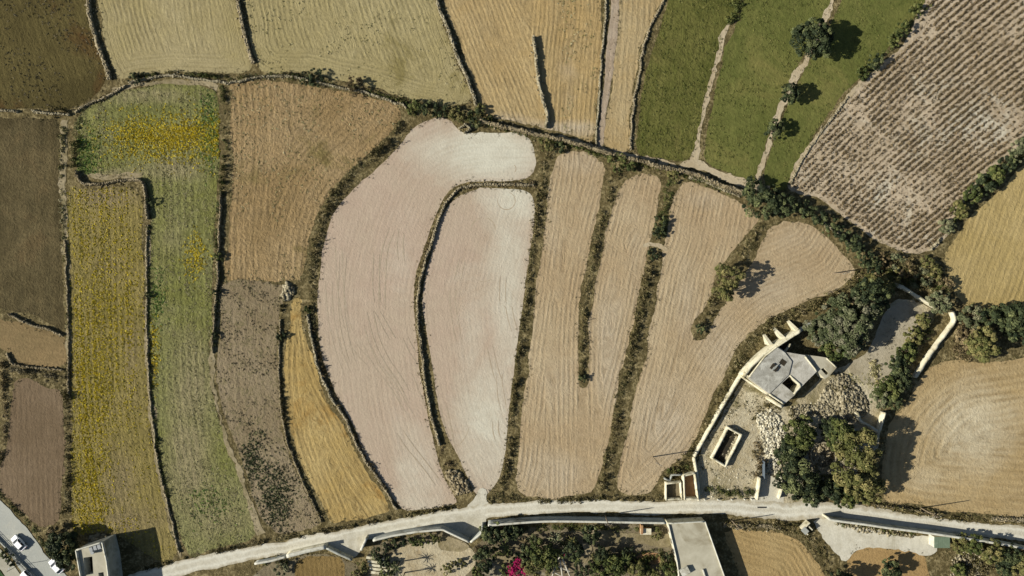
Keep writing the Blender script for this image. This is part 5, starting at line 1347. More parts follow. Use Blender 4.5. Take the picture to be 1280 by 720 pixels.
# scrub masses right of the centre
for pts, w, lab, mt, hh in [
    (G_pale_left[:9], [6, 10, 14, 16, 14, 12, 11, 12, 10], 'green brown scrub bank along the left edge of the outer pale field', 'scrub', (.6, 1.7)),
    (G_pale_left[8:], [9, 7, 6, 5, 5, 5, 5, 5], 'thin dry scrub along the lower left edge of the outer pale field', 'scrub_brown', (.25, .6)),
    (G_mid, [5, 5, 5, 5, 5, 5, 5, 5, 5, 5, 5, 5, 5, 6, 12, 12], 'thin dry scrub on the wall between the two pale fields', 'scrub_brown', (.2, .6)),
    ([(684, 180)] + G_bc, [14, 14, 13, 12, 9, 8, 8, 8, 9, 10, 11, 14], 'scrub strip between the inner pale field and the first tan field', 'scrub', (.25, .85)),
    (G_cd, [20, 14, 12, 11, 10, 9, 8, 7, 6], 'scrub strip between the first two tan fields', 'scrub', (.3, .9)),
    (G_de1, [14, 13, 13, 10], 'upper scrub strip left of the eastern tan field', 'scrub_green', (.4, 1.1)),
    (G_de2, [9, 11, 12, 12, 13, 12, 12, 13, 15], 'lower scrub strip left of the eastern tan field', 'scrub', (.3, .9)),
    (G_e, [10, 13, 13, 13, 12, 9], 'scrub strip running down into the eastern tan field', 'scrub', (.3, 1.0)),
    (G_south, [14, 14, 16, 16, 16, 15, 14, 14, 14, 14, 16, 18], 'scrub band along the lower edge of the eastern tan field by the ruin', 'scrub', (.4, 1.3)),
    ([(163, 98), (210, 92), (250, 95), (300, 98), (340, 94), (385, 97), (420, 105), (450, 112), (490, 123), (515, 132)], [6, 5, 5, 6, 6, 9, 8, 9, 8, 10], 'dark low hedge growing on the long curved wall', 'scrub_green', (.4, 1.2)),
    ([(510, 135), (540, 138), (575, 147), (600, 150), (622, 155)], [14, 17, 16, 16, 10], 'dark hedge above the outer pale field', 'scrub_green', (.5, 1.4)),
    ([(605, 152), (640, 162), (680, 172), (720, 183), (760, 195), (800, 203), (840, 212), (880, 226), (915, 240)], [7, 7, 14, 8, 12, 13, 12, 8, 8], 'scrub along the long upper wall above the arched fields', 'scrub_green', (.3, 1.0)),
    ([(1086, 325), (1110, 335), (1140, 345), (1172, 352)], [34, 40, 44, 36], 'dry grey brown thicket above the ruin yard', 'scrub', (.6, 2.0)),
    ([(1075, 350), (1105, 342), (1140, 350), (1180, 360)], [22, 20, 14, 16], 'dense thicket behind the top wall of the ruin yard', 'scrub_green', (.6, 2.0)),
    ([(1195, 385), (1215, 402), (1212, 425), (1190, 442)], [22, 40, 44, 20], 'brown thicket beside the east wall of the ruin yard', 'scrub_brown', (.5, 1.6)),
    ([(1205, 388), (1240, 392), (1290, 398)], [14, 16, 16], 'weedy lane side above the combed tan field', 'scrub_green', (.4, 1.4)),
    (G_w, [8, 7, 7, 6, 6, 6, 6, 5], 'dark weeds along the wall right of the flowering field', 'scrub_green', (.3, 1.0)),
    ([(104, 136), (98, 150), (95, 180), (92, 210)], [12, 10, 8, 6], 'dark tall weeds at the left end of the flowering field', 'scrub_green', (.5, 1.5)),
    ([(60, 140), (85, 140), (110, 132), (135, 120)], [10, 12, 8, 6], 'dry weeds in the corner between the olive and the flowering fields', 'scrub', (.3, .8)),
    ([(79, 160), (78, 220), (80, 290), (84, 350), (86, 430)], [10, 8, 6, 5, 4], 'dry grass along the path left of the yellow field', 'weed', (.15, .4)),
    ([(186, 285), (185, 350), (186, 400), (188, 450), (191, 510), (199, 570), (209, 620), (220, 680)], 4, 'weeds along the thin wall between yellow and green strips', 'scrub_green', (.2, .6)),
    ([(84, 462), (84, 500), (85, 560), (85, 610), (80, 655)], [8, 8, 8, 8, 12], 'dark weeds between the brown ploughed field and the yellow field', 'scrub', (.3, .9)),
    ([(8, 462), (35, 464), (60, 470), (84, 476)], [8, 12, 18, 14], 'grey brushwood above the brown ploughed field', 'weed_dark', (.4, 1.0)),
    ([(3, 450), (6, 490), (8, 530), (0, 580), (-8, 600)], [8, 8, 6, 6, 6], 'dry weeds at the left edge of the brown ploughed field', 'scrub_brown', (.3, .8)),
    ([(-5, 612), (20, 636), (42, 660), (55, 682), (75, 700)], [4, 5, 6, 6, 6], 'dark verge between the brown field and the grey road', 'scrub_green', (.3, .9)),
    (G_grey_r, [8, 5, 4, 4, 5, 5, 5], 'weeds along the wall left of the orange strip', 'scrub', (.25, .7)),
    ([(160, 716), (205, 704), (240, 695), (280, 687), (330, 677), (375, 670), (420, 661), (490, 647)], [4, 5, 6, 6, 6, 6, 5, 5], 'rough verge between the road and the western fields', 'scrub', (.2, .6)),
    ([(500, 645), (530, 640), (560, 635), (582, 629)], [5, 6, 8, 6], 'grassy verge below the outer pale field', 'scrub', (.3, .8)),
    ([(612, 627), (630, 620), (650, 624), (700, 626), (750, 622), (800, 624), (830, 622)], [10, 14, 7, 6, 8, 6, 10], 'scrubby verge between the road and the tan fields', 'scrub', (.25, .7)),
    ([(835, 590), (850, 584), (864, 580)], [14, 14, 10], 'green scrub behind the roofless sheds', 'scrub_green', (.5, 1.3)),
    ([(882, 612), (900, 614), (920, 615), (942, 614)], [10, 12, 12, 12], 'dark low scrub inside the yard along the road', 'scrub_green', (.4, 1.0)),
    ([(1085, 628), (1130, 637), (1180, 645), (1230, 649), (1290, 652)], [8, 8, 9, 10, 12], 'weedy bank between the road and the combed tan field', 'scrub', (.3, .8)),
    ([(905, 653), (935, 657), (970, 656), (1000, 662), (1018, 680), (1034, 700), (1050, 730)], [8, 8, 12, 16, 18, 18, 18], 'rough scrub bank around the southern straw field', 'scrub', (.3, .9)),
    ([(942, 525), (960, 505), (985, 515), (1000, 530)], [10, 12, 14, 10], 'weeds among the yard stones', 'scrub', (.2, .6)),
    ([(944, 548), (950, 575), (945, 600)], [10, 14, 10], 'weeds between the cistern and the white stones', 'scrub_brown', (.2, .7)),
    ([(1160, 410), (1140, 432), (1125, 455), (1108, 490)], [12, 14, 14, 16], 'undergrowth along the inside of the yard wall', 'scrub_green', (.3, 1.0)),
    ([(1062, 470), (1085, 480), (1098, 470), (1090, 450)], [14, 20, 16, 12], 'dry weeds in the yard above the rubble heap', 'weed', (.15, .45)),
    ([(1190, 680), (1215, 700), (1240, 715)], [22, 40, 40], 'dry scrub in the lower right corner beside the shed', 'scrub', (.3, 1.0)),
    ([(985, 560), (1000, 590), (1030, 605), (1070, 605)], [24, 30, 30, 40], 'dark undergrowth under the southern grove', 'scrub_green', (.4, 1.2)),
    ([(1040, 420), (1060, 400), (1080, 382)], [30, 30, 30], 'undergrowth under the farmhouse grove', 'scrub_green', (.4, 1.2)),
    ([(1280, 190), (1255, 210), (1230, 232), (1205, 258), (1182, 290)], 10, 'undergrowth of the crop field hedgerow', 'scrub_green', (.3, 1.0)),
    ([(1160, 5), (1132, 36), (1102, 70), (1072, 98)], [8, 9, 9, 6], 'rank grass on the pasture edge beside the crop rows', 'leaf_bright', (.2, .8)),
    ([(1035, 490), (1055, 484), (1072, 500), (1050, 518)], [8, 10, 10, 10], 'weeds growing through the farmhouse rubble', 'scrub', (.5, 1.1)),
    ([(1043, 655), (1075, 658), (1105, 663), (1145, 668)], [5, 7, 7, 5], 'dark weeds along the foot of the long roadside wall', 'scrub_green', (.3, .9)),
    ([(322, 702), (345, 700), (360, 706)], [10, 12, 12], 'garden weeds behind the leftmost roadside wall', 'scrub_green', (.3, 1.0)),
    ([(928, -10), (918, 18), (908, 30)], [14, 14, 8], 'green scrub at the top of the pasture footpath', 'leaf_bright', (.2, .8)),
]:
    scrub_strip(pts, w, lab, mt, hh)

# ---- weeds over the fields
def yellow_tint(Q, rng): return np.clip(rng.normal(.55, .25, len(Q)), 0, 1)
weeds(F['flower'], 'yellow flowering weeds covering the long left field', 'flower', 8.0, r=(.12, .32), leaf=.13, rows=G_strip, seed=31, mask=lambda Q, r: (.25 + .75 * blobmask(4, 3.5)(Q, r)) * np.clip(1.25 - 1.3 * ((Q[:, 0] / PX + 640 - 98) / 110), .22, 1), tintf=yellow_tint)
def golden(Q, r):
    x = Q[:, 0] / PX + 640; y = 360 - Q[:, 1] / PX
    return np.clip(np.exp(-((x - 108 - (y - 400) * .03) / 17) ** 2) * np.clip((y - 300) / 120, .15, 1) + .5 * np.exp(-((x - 150) / 25) ** 2 - ((y - 400) / 70) ** 2), 0, 1)
weeds(F['flower'], 'dense golden flowers along the left side of the long field', 'flower', 11.0, r=(.12, .32), leaf=.14, rows=G_strip, row_w=1.4, seed=30, mask=golden, tintf=lambda Q, r: np.clip(r.normal(.66, .14, len(Q)), 0, .9))
def band(Q, r):
    x = Q[:, 0] / PX + 640; y = 360 - Q[:, 1] / PX
    b = np.exp(-((y - 172) / 22) ** 2) * (1 / (1 + np.exp(-(x - 150) / 12))) + .8 * np.exp(-((x - 245) / 10) ** 2 - ((y - 320) / 20) ** 2) + .8 * np.exp(-((x - 193) / 5) ** 2 - ((y - 440) / 35) ** 2)
    return np.clip(b, 0, 1)
weeds(F['flower_top'], 'bright yellow flower band across the top field', 'flower', 12.0, r=(.15, .4), leaf=.17, seed=32, mask=band, tintf=lambda Q, r: np.clip(r.normal(.72, .13, len(Q)), 0, .9))
weeds(F['flower_top'], 'grey green weeds over the hook shaped field', 'weed', 6.0, r=(.12, .3), leaf=.12, rows=G_strip, seed=33, mask=lambda Q, r: .3 + .7 * blobmask(5, 4.0)(Q, r))
def greenpatch(Q, r):
    x = Q[:, 0] / PX + 640; y = 360 - Q[:, 1] / PX
    return np.clip(np.exp(-((x - 262) / 9) ** 2 - ((y - 160) / 40) ** 2) + np.exp(-((x - 108) / 12) ** 2 - ((y - 195) / 25) ** 2) + .7 * np.exp(-((x - 197) / 7) ** 2 - ((y - 375) / 30) ** 2) + .25 * np.exp(-((x - 262) / 25) ** 2 - ((y - 630) / 22) ** 2), 0, 1)
weeds(F['flower_top'], 'fresh green growth in patches of the hook shaped field', 'leaf_fresh', 9.0, r=(.2, .45), leaf=.17, seed=34, mask=greenpatch)
weeds(F['grey'], 'sparse dark weeds dotting the grey fallow ground', 'weed_dark', 1.6, seed=35, mask=lambda Q, r: .1 + .9 * blobmask(6, 2.0, .2)(Q, r))
def gp2(Q, r):
    x = Q[:, 0] / PX + 640; y = 360 - Q[:, 1] / PX
    return np.clip(np.exp(-((x - 346) / 17) ** 2 - ((y - 622) / 30) ** 2) + .8 * np.exp(-((x - 318) / 13) ** 2 - ((y - 575) / 26) ** 2), 0, 1) * .9
weeds(F['grey'], 'dark green weed patch at the lower end of the grey fallow ground', 'leaf_dark', 12.0, r=(.15, .4), h=(.15, .4), leaf=.17, seed=36, mask=gp2)
weeds(F['tan_arch'], 'thin dry weeds over the tan fallow field', 'weed', .7, seed=37, mask=blobmask(7, 3.0, .1))
def strip4(Q, r):
    x = Q[:, 0] / PX + 640; y = 360 - Q[:, 1] / PX
    return np.clip(.75 * np.exp(-((x - 712) / 10) ** 2) + .5 * np.exp(-((x - 735) / 7) ** 2) + .5 * np.exp(-((x - 745) / 3) ** 2), 0, 1) * blobmask(8, 1.5, .1)(Q, r)
weeds(F['tan3'], 'dark weeds in broken rows over the golden stubble', 'weed', 2.4, seed=38, mask=strip4)
weeds(F['tan2'], 'scattered weeds over the green straw field', 'weed', .8, seed=39, mask=lambda Q, r: .7 * blobmask(9, 3.0, .5)(Q, r))
weeds(F['olive'], 'rough brown weeds over the dark olive field', 'weed_dark', .8, seed=40, mask=blobmask(10, 3.0, .0))
weeds(F['green1'], 'rough grass tussocks over the first green pasture', 'grass_green', 2.0, r=(.2, .5), h=(.08, .3), seed=41, mask=lambda Q, r: .25 + .75 * blobmask(11, 2.5)(Q, r))
weeds(F['green2'], 'soft grass over the middle green pasture', 'grass_green', 1.1, r=(.2, .6), h=(.08, .25), seed=42, mask=lambda Q, r: .2 + .8 * blobmask(12, 3.0)(Q, r))
weeds(F['green3'], 'soft grass over the green pasture beside the crop rows', 'grass_green', 1.1, r=(.2, .6), h=(.08, .25), seed=43, mask=lambda Q, r: .2 + .8 * blobmask(13, 3.0)(Q, r))

# ---- ragged grass margin along every field edge
def margins():
    rng = np.random.default_rng(5)
    Qs = []
    for key, pl in F.items():
        c = resample(np.vstack([pl, pl[:1]]), .45)
        dn = smooth_noise(len(c), rng, 7)
        c = c[rng.random(len(c)) < np.clip(.55 + .4 * dn, .08, 1)]
        Qs.append(c + rng.normal(0, .45, c.shape))
    Q = np.vstack(Qs)
    Q = Q[(np.abs(Q[:, 0]) < 135) & (np.abs(Q[:, 1]) < 78)]
    V, Fc, t = scatter_mesh(Q, rng, .15, .45, .08, .4, 9, .11, rng.random(len(Q)))
    tag(link_mesh('margin_grass', np_mesh('margin_grass', V, Fc, t), M['scrub']), 'ragged dry grass along the field margins', cat='grass', kind='stuff')
margins()

yard_px = [(872, 592), (880, 560), (905, 515), (930, 476), (960, 498), (990, 508), (1014, 500), (1075, 530), (1040, 620), (975, 626), (880, 622)]
weeds(W(yard_px), 'low weeds and dry tufts dotting the ruin yard', 'scrub', 1.6, r=(.2, .6), h=(.2, .9), seed=51, mask=blobmask(31, 1.8, .25, .6), leaf=.14)
weeds(W([(1060, 455), (1085, 440), (1100, 400), (1112, 386), (1130, 378), (1158, 392), (1150, 412), (1128, 446), (1110, 470), (1090, 482), (1070, 475)]), 'dry tufts over the grey part of the yard', 'weed_dark', 1.2, r=(.15, .5), h=(.08, .35), seed=52, mask=blobmask(32, 1.8, .3, .6), leaf=.14)
def loose_stones():
    rng = np.random.default_rng(61)
    pw = W(yard_px); Q = rng.uniform(pw.min(0), pw.max(0), (1000, 2)); Q = Q[inside(Q, pw)]
    Q = Q[rng.random(len(Q)) < .15 + .85 * blobmask(33, 2.0, .3, .6)(Q, rng)]
    V, Fc = stones(np.column_stack([Q, np.full(len(Q), .06)]), rng.uniform(.05, .16, len(Q)), rng)
    tag(link_mesh('loose_stones', np_mesh('loose_stones', V, Fc), M['stone_white']), 'loose stones scattered over the ruin yard', 'stones', kind='stuff')
loose_stones()

# ---- crop rows
def crop_rows():
    rng = np.random.default_rng(77)
    poly = F['crop']
    # rows fan slightly: steeper at the upper left, flatter at the lower right
    for k in range(54):
        # start of the row on a line across the field, photo pixels
        off = (k - 5) * 6.15
        # row passes through a point on the diagonal from upper left to lower right
        cx, cy = 1085 + off * .74, 60 + off * .84
        ang = math.radians(44 - 7 * min(1, max(0, (k - 8) / 30)))
        s = np.arange(-330, 330, 1.45)
        ax = cx + s * math.cos(ang); ay = cy - s * math.sin(ang) + 12 * ((s / 200) ** 2) * .6
        Q = W(np.stack([ax, ay], 1)) + rng.normal(0, .14, (len(s), 2))
        _, _, ed = line_dist(Q, np.vstack([poly, poly[:1]]))
        den = blobmask(21, 5.0, -.6, 1.2)(Q, rng)
        Q = Q[inside(Q, poly) & (ed > 1.0) & (rng.random(len(Q)) < .26 + .66 * np.clip(den * (.35 + .65 * np.clip((Q[:, 0] / PX + 640 - 1000) / 110, 0, 1)), 0, 1))]
        if len(Q) < 6: continue
        ql = np.arange(-330, 330, .75)
        Q2 = W(np.stack([cx + ql * math.cos(ang), cy - ql * math.sin(ang) + 12 * ((ql / 200) ** 2) * .6], 1)) + rng.normal(0, .16, (len(ql), 2))
        _, _, e2 = line_dist(Q2, np.vstack([poly, poly[:1]]))
        Q2 = Q2[inside(Q2, poly) & (e2 > .8) & (rng.random(len(Q2)) < .25 + .65 * blobmask(22, 3.0, -.2, 1.0)(Q2, rng))]
        V0, F0, t0 = scatter_mesh(Q2, rng, .15, .38, .04, .16, 6, .14, np.clip(rng.normal(.35, .3, len(Q2)), 0, 1), blade=.1)
        V, Fc, t = scatter_mesh(Q, rng, .26, .55, .25, .6, 16, .15, np.clip(rng.normal(.4, .28, len(Q)), 0, 1))
        o = link_mesh('crop_row', np_mesh('crop_row', np.vstack([V, V0]), np.vstack([Fc, F0 + len(V)]), np.concatenate([t, t0])), M['crop'])
        tag(o, 'diagonal row of low dry crop plants in the chalky field', 'crop row', 'rows of low dry crop plants in the chalky field')
crop_rows()

# ================================================================== GARDEN PLANTS SOUTH OF THE ROAD
def palm(px, py, h, R, label, nfr=16, seed=0, mat='leaf_bright', droop=.5, wid=.16):
    rnd = random.Random(seed + int(px))
    x, y = P(px, py, h)
    t = empty('palm_tree', (x, y, 0), label, 'palm')
    m = MB()
    for k in range(5): m.tube((0, 0, h * k / 5 - (.05 if k == 0 else 0)), (0, 0, h * (k + 1) / 5), .17 - .012 * k, .16 - .012 * k, 8)
    m.build('trunk', M['bark'], t)
    for k in range(nfr):
        a = 2 * math.pi * k / nfr + rnd.uniform(-.2, .2); l = R * rnd.uniform(.8, 1.1); el = rnd.uniform(.15, .9)
        V = []; n = 9
        for i in range(n):
            s = i / (n - 1)
            r = l * s * math.cos(el * (1 - .3 * s)); z = h + l * s * math.sin(el) - droop * l * s * s
            w = wid * l * math.sin(math.pi * (0.12 + .86 * s)) * .5
            c = Vector((math.cos(a) * r, math.sin(a) * r, z)); p = Vector((-math.sin(a), math.cos(a), 0))
            jag = 1 if i % 2 else .55
            V += [c - p * w * jag - Vector((0, 0, w * .5)), c, c + p * w * jag - Vector((0, 0, w * .5))]
        Fc = []
        for i in range(n - 1):
            b = i * 3
            Fc += [(b, b + 1, b + 4, b + 3), (b + 1, b + 2, b + 5, b + 4)]
        me = bpy.data.meshes.new('frond'); me.from_pydata([tuple(v) for v in V], [], Fc)
        at = me.attributes.new('tint', 'FLOAT', 'FACE'); tv = rnd.uniform(.2, 1)
        for d in at.data: d.value = tv
        link_mesh('frond', me, M[mat], t)
    return t
palm(632, 684, 2.2, 1.9, 'bright green palm with pale ground around it, right of the middle gateway', 18)
palm(621, 676, 1.6, 1.6, 'silvery palm close behind the grey garden wall', 16, mat='leaf_silver')
palm(655, 677, 1.6, 1.5, 'brown leaved palm on the pale garden ground', 13, mat='scrub_brown')
palm(694, 672, 2.4, 2.1, 'grey green palm in the middle of the garden', 18, mat='leaf_silver')
palm(716, 677, 1.8, 1.7, 'palm beside the brown patch under the garden wall', 16, mat='leaf_olive')
palm(721, 700, 2.0, 1.6, 'small bright palm right of the pale timber frame', 16)
palm(496, 710, 4.0, 1.7, 'slender young palm casting a long shadow, upper of two', 16, mat='leaf_dark')
palm(503, 724, 4.0, 1.7, 'slender young palm casting a long shadow, lower of two', 16, mat='leaf_dark')
palm(759, 700, 2.2, 1.9, 'bright palm at the left of the shaded shrub row', 18)
palm(782, 700, 2.2, 1.9, 'bright palm at the right of the shaded shrub row', 18)
for q in [(678, 690, 3.6, 5.8, 'bright', 'large bright garden tree in the middle of the garden'), (716, 688, 2.4, 6.4, 'dark', 'tall dark garden tree right of the timber frame'), (628, 664, 2.6, 4.6, 'dark', 'dark tree in the corner behind the long grey wall'), (670, 708, 3.4, 4.4, 'olive', 'olive garden tree below the large bright one'), (690, 698, 2.8, 5.2, 'bright', 'garden tree touching the pale timber frame'), (662, 694, 2.6, 3.6, 'dark', 'dark garden tree left of the large bright one'), (738, 668, 2.2, 5.5, 'dark', 'tall dark garden tree behind the wall shading the lawn'), (752, 690, 1.8, 4.6, 'dark', 'dark garden tree in the shade'), (770, 708, 2.8, 3.2, 'bright', 'leafy garden tree at the bottom edge'), (750, 712, 2.6, 3.0, 'bright', 'leafy garden tree left of the bottom edge one'), (796, 712, 2.2, 2.8, 'olive', 'olive garden tree near the brown patch'), (838, 712, 2.0, 2.6, 'bright', 'bright garden tree against the cream building'), (812, 722, 2.2, 2.6, 'olive', 'garden tree cut by the bottom edge below the cream building'), (612, 668, 2.4, 4.8, 'dark', 'dark tree right behind the middle gateway wall'), (645, 663, 2.2, 3.4, 'dark', 'dark tree in the shade of the grey garden wall'), (605, 698, 2.4, 7.0, 'dark', 'tall dark tree left of the garden path'), (600, 716, 2.0, 3.6, 'bright', 'green tree at the bottom edge left of the garden path')]:
    tree(q[0], q[1], q[2], q[3], q[5], 'leaf_' + q[4], 'garden_tree', nlob=26, per=100, leaf=.2)
bush(648, 714, 3.0, 2.8, 'magenta flowering bougainvillea bush in the dark garden', 'leaf_pink', 'bougainvillea', nlob=26, per=110, leaf=.14)
bush(706, 690, 1.0, 1.8, 'small magenta flowering shrub beside the pale timber frame', 'leaf_pink', 'bougainvillea', nlob=8, per=60, leaf=.12)
for q in [(486, 681, 1.8, 'dark', 'dark shrub behind the grey wall right of the western gateway'), (500, 677, 1.6, 'dark', 'dark shrub third from the left behind the bending wall'), (515, 678, 1.4, 'bright', 'bright shrub in the middle behind the bending wall'), (527, 676, 1.7, 'bright', 'green shrub right of the middle behind the bending wall'), (545, 672, 1.6, 'olive', 'olive shrub near the bend of the wall'), (474, 692, 2.0, 'dark', 'dark shrub on the slope above the pale garden steps'), (487, 702, 1.8, 'dark', 'dark shrub beside the pale garden steps'), (484, 716, 1.8, 'bright', 'green shrub at the bottom edge beside the pale garden steps'), (478, 704, 1.5, 'dark', 'small dark shrub between the steps and the slope shrub'), (452, 708, 1.7, 'olive', 'dry shrub right of the brown garden plot'), (446, 718, 1.5, 'olive', 'dry shrub at the bottom edge right of the brown plot'), (560, 710, 1.8, 'olive', 'grassy shrub on the garden terrace'), (575, 704, 1.3, 'olive', 'low grassy shrub on the right of the garden terrace'), (352, 710, 2.0, 'silver', 'grey green shrub behind the white topped wall'), (630, 690, 1.2, 'bright', 'low bright shrub beside the bright palm'), (640, 697, 1.6, 'dark', 'dark shrub above the magenta bush'), (631, 712, 1.8, 'bright', 'leafy shrub left of the magenta bush'), (668, 676, 1.7, 'dark', 'dark shrub between the brown palm and the grey green palm'), (704, 676, 1.6, 'olive', 'olive shrub between the grey green palm and its neighbour'), (726, 712, 2.0, 'dark', 'dark shrub right of the pale timber frame at the bottom edge'), (742, 706, 1.8, 'bright', 'leafy shrub at the left end of the lower shrub row'), (786, 692, 1.8, 'dark', 'dark shrub in the shaded shrub row'), (806, 706, 1.6, 'bright', 'leafy shrub below the brown patch'), (824, 702, 1.7, 'olive', 'olive shrub left of the bright tree by the cream building'), (617, 690, 1.5, 'bright', 'small green shrub left of the bright palm'), (820, 668, 1.4, 'olive', 'grey shrub on the ground left of the cream building'), (835, 696, 1.4, 'dark', 'dark shrub at the west face of the cream building')]:
    bush(q[0], q[1], q[2], q[2] * 1.2, q[4], 'leaf_' + q[3], 'garden_shrub', per=80, nlob=12)
scrub_strip([(598, 684), (600, 700), (597, 720)], [10, 12, 12], 'brown climber mass along the garden boundary', 'scrub_brown', (.5, 1.6))
scrub_strip([(622, 662), (660, 661), (700, 659), (760, 660), (825, 660)], [8, 10, 10, 8, 8], 'shaded planting at the foot of the grey garden wall', 'scrub_green', (.3, 1.0))
scrub_strip([(740, 695), (770, 700), (800, 700), (830, 690)], [20, 26, 24, 18], 'mixed low planting in the garden', 'scrub_green', (.3, 1.0))
# pale garden steps
def steps():
    x, y = P(470, 706)
    t = empty('garden_steps', (x, y, 0), 'flight of pale garden steps with dark gaps at the bottom edge', 'steps')
    for k in range(5):
        m = MB(); m.box((.25 * k, -1.0 * k + 2.0, .55 - .1 * k), (4.4, .62, 1.1 - .2 * k + .02), -.12); m.build('step', M['lime'], t, .02)
steps()
sheet('garden_path', [(618, 690), (640, 684), (668, 690), (650, 700), (628, 706), (616, 704)], M['dusty'], jitter=.2)
sheet('garden_path', [(735, 662), (800, 667), (834, 664), (838, 684), (800, 680), (760, 676), (735, 672)], M['dusty'], jitter=.2)
sheet('garden_terrace', [(492, 690), (540, 676), (592, 686), (590, 712), (540, 745), (490, 745)], field_mat('raked garden terrace', K(180, 162, 128), K(190, 176, 146), K(140, 120, 88), 1.4, .5, .06, patch=.1, speck=.26, third=K(146, 124, 88)), jitter=.25, direction=(1, -.2))
sheet('garden_path', [(552, 670), (572, 675), (586, 683), (572, 690), (550, 684)], M['dusty'], jitter=.15)
sheet('garden_path', [(798, 692), (822, 691), (824, 703), (800, 704)], M['earth_floor'], jitter=.15)
sheet('garden_path', [(720, 683), (738, 680), (742, 700), (724, 704)], M['dusty'], jitter=.15)
def timber_frame():
    x, y = P(704, 706, 0)
    t = empty('timber_frame', (x, y, 0), 'pale bleached timber frame like an open tent in the garden', 'timber frame')
    def q(px, py, z): a = P(px, py, z); return (a[0] - x, a[1] - y, z)
    for a, b in (((706, 688, 2.6), (697, 700, 2.4)), ((697, 700, 2.4), (689, 724, 2.2)), ((703, 698, 2.5), (713, 722, 1.8)), ((697, 708, 2.3), (712, 714, 2.0)), ((694, 716, 2.2), (709, 724, 2.0)), ((700, 700, 2.4), (704, 728, 2.2))):
        m = MB(); m.tube(q(*a), q(*b), .17, .15, 6); m.build('beam', M['pale_wood'], t)
    for a in ((706, 688, 2.6), (691, 720, 2.2), (712, 720, 1.8)):
        p = q(*a); m = MB(); m.tube((p[0], p[1], -.05), p, .1, .09, 6); m.build('post', M['pale_wood'], t)
timber_frame()
def garden_hut():
    x, y = P(807, 664, 1.0)
    t = empty('garden_oven', (x, y, 0), 'small pink tan masonry bench and oven against the garden wall', 'oven')
    m = MB(); m.box((0, 0, .6), (2.6, 1.4, 1.2)); m.box((-1.0, .6, .9), (.5, 2.2, 1.8)); m.build('masonry', M['earth_floor'], t, .03)
    m = MB(); m.box((0, 0, 1.24), (2.7, 1.5, .08)); m.build('slab', M['lime'], t)
garden_hut()

# ================================================================== POLES, CARS, RAIL
def pole(px, py, h, label, rz=.3, name='utility_pole'):
    x, y = P(px, py)
    t = empty(name, (x, y, 0), label, 'utility pole', rz=rz)
    m = MB(); m.tube((0, 0, -.1), (0, 0, h), .15, .10, 10); m.build('pole_shaft', M['wood_pole'], t)
    for zz in (h - .35, h - 1.1):
        m = MB(); m.box((0, 0, zz), (1.7, .12, .14)); ca = m.build('crossarm', M['wood_pole'], t)
        for k in (-.75, -.3, .3, .75):
            m = MB(); m.tube((k, 0, zz + .07), (k, 0, zz + .28), .05, .035, 8); m.build('insulator', M['white_paint'], ca)
pole(1040, 342, 8.0, 'timber utility pole standing in the right tip of the eastern tan field', .3)
pole(816, 571, 8.0, 'timber utility pole at the lower edge of the eastern tan field near the sheds', -.5)
pole(1151, 635, 7.0, 'timber utility pole on the weedy bank beside the combed tan field', .2)
pole(756, 644, 7.0, 'timber utility pole rising behind the long grey garden wall', .1)
pole(915, 651, 6.0, 'utility pole on the stony bank above the southern straw field', .2)

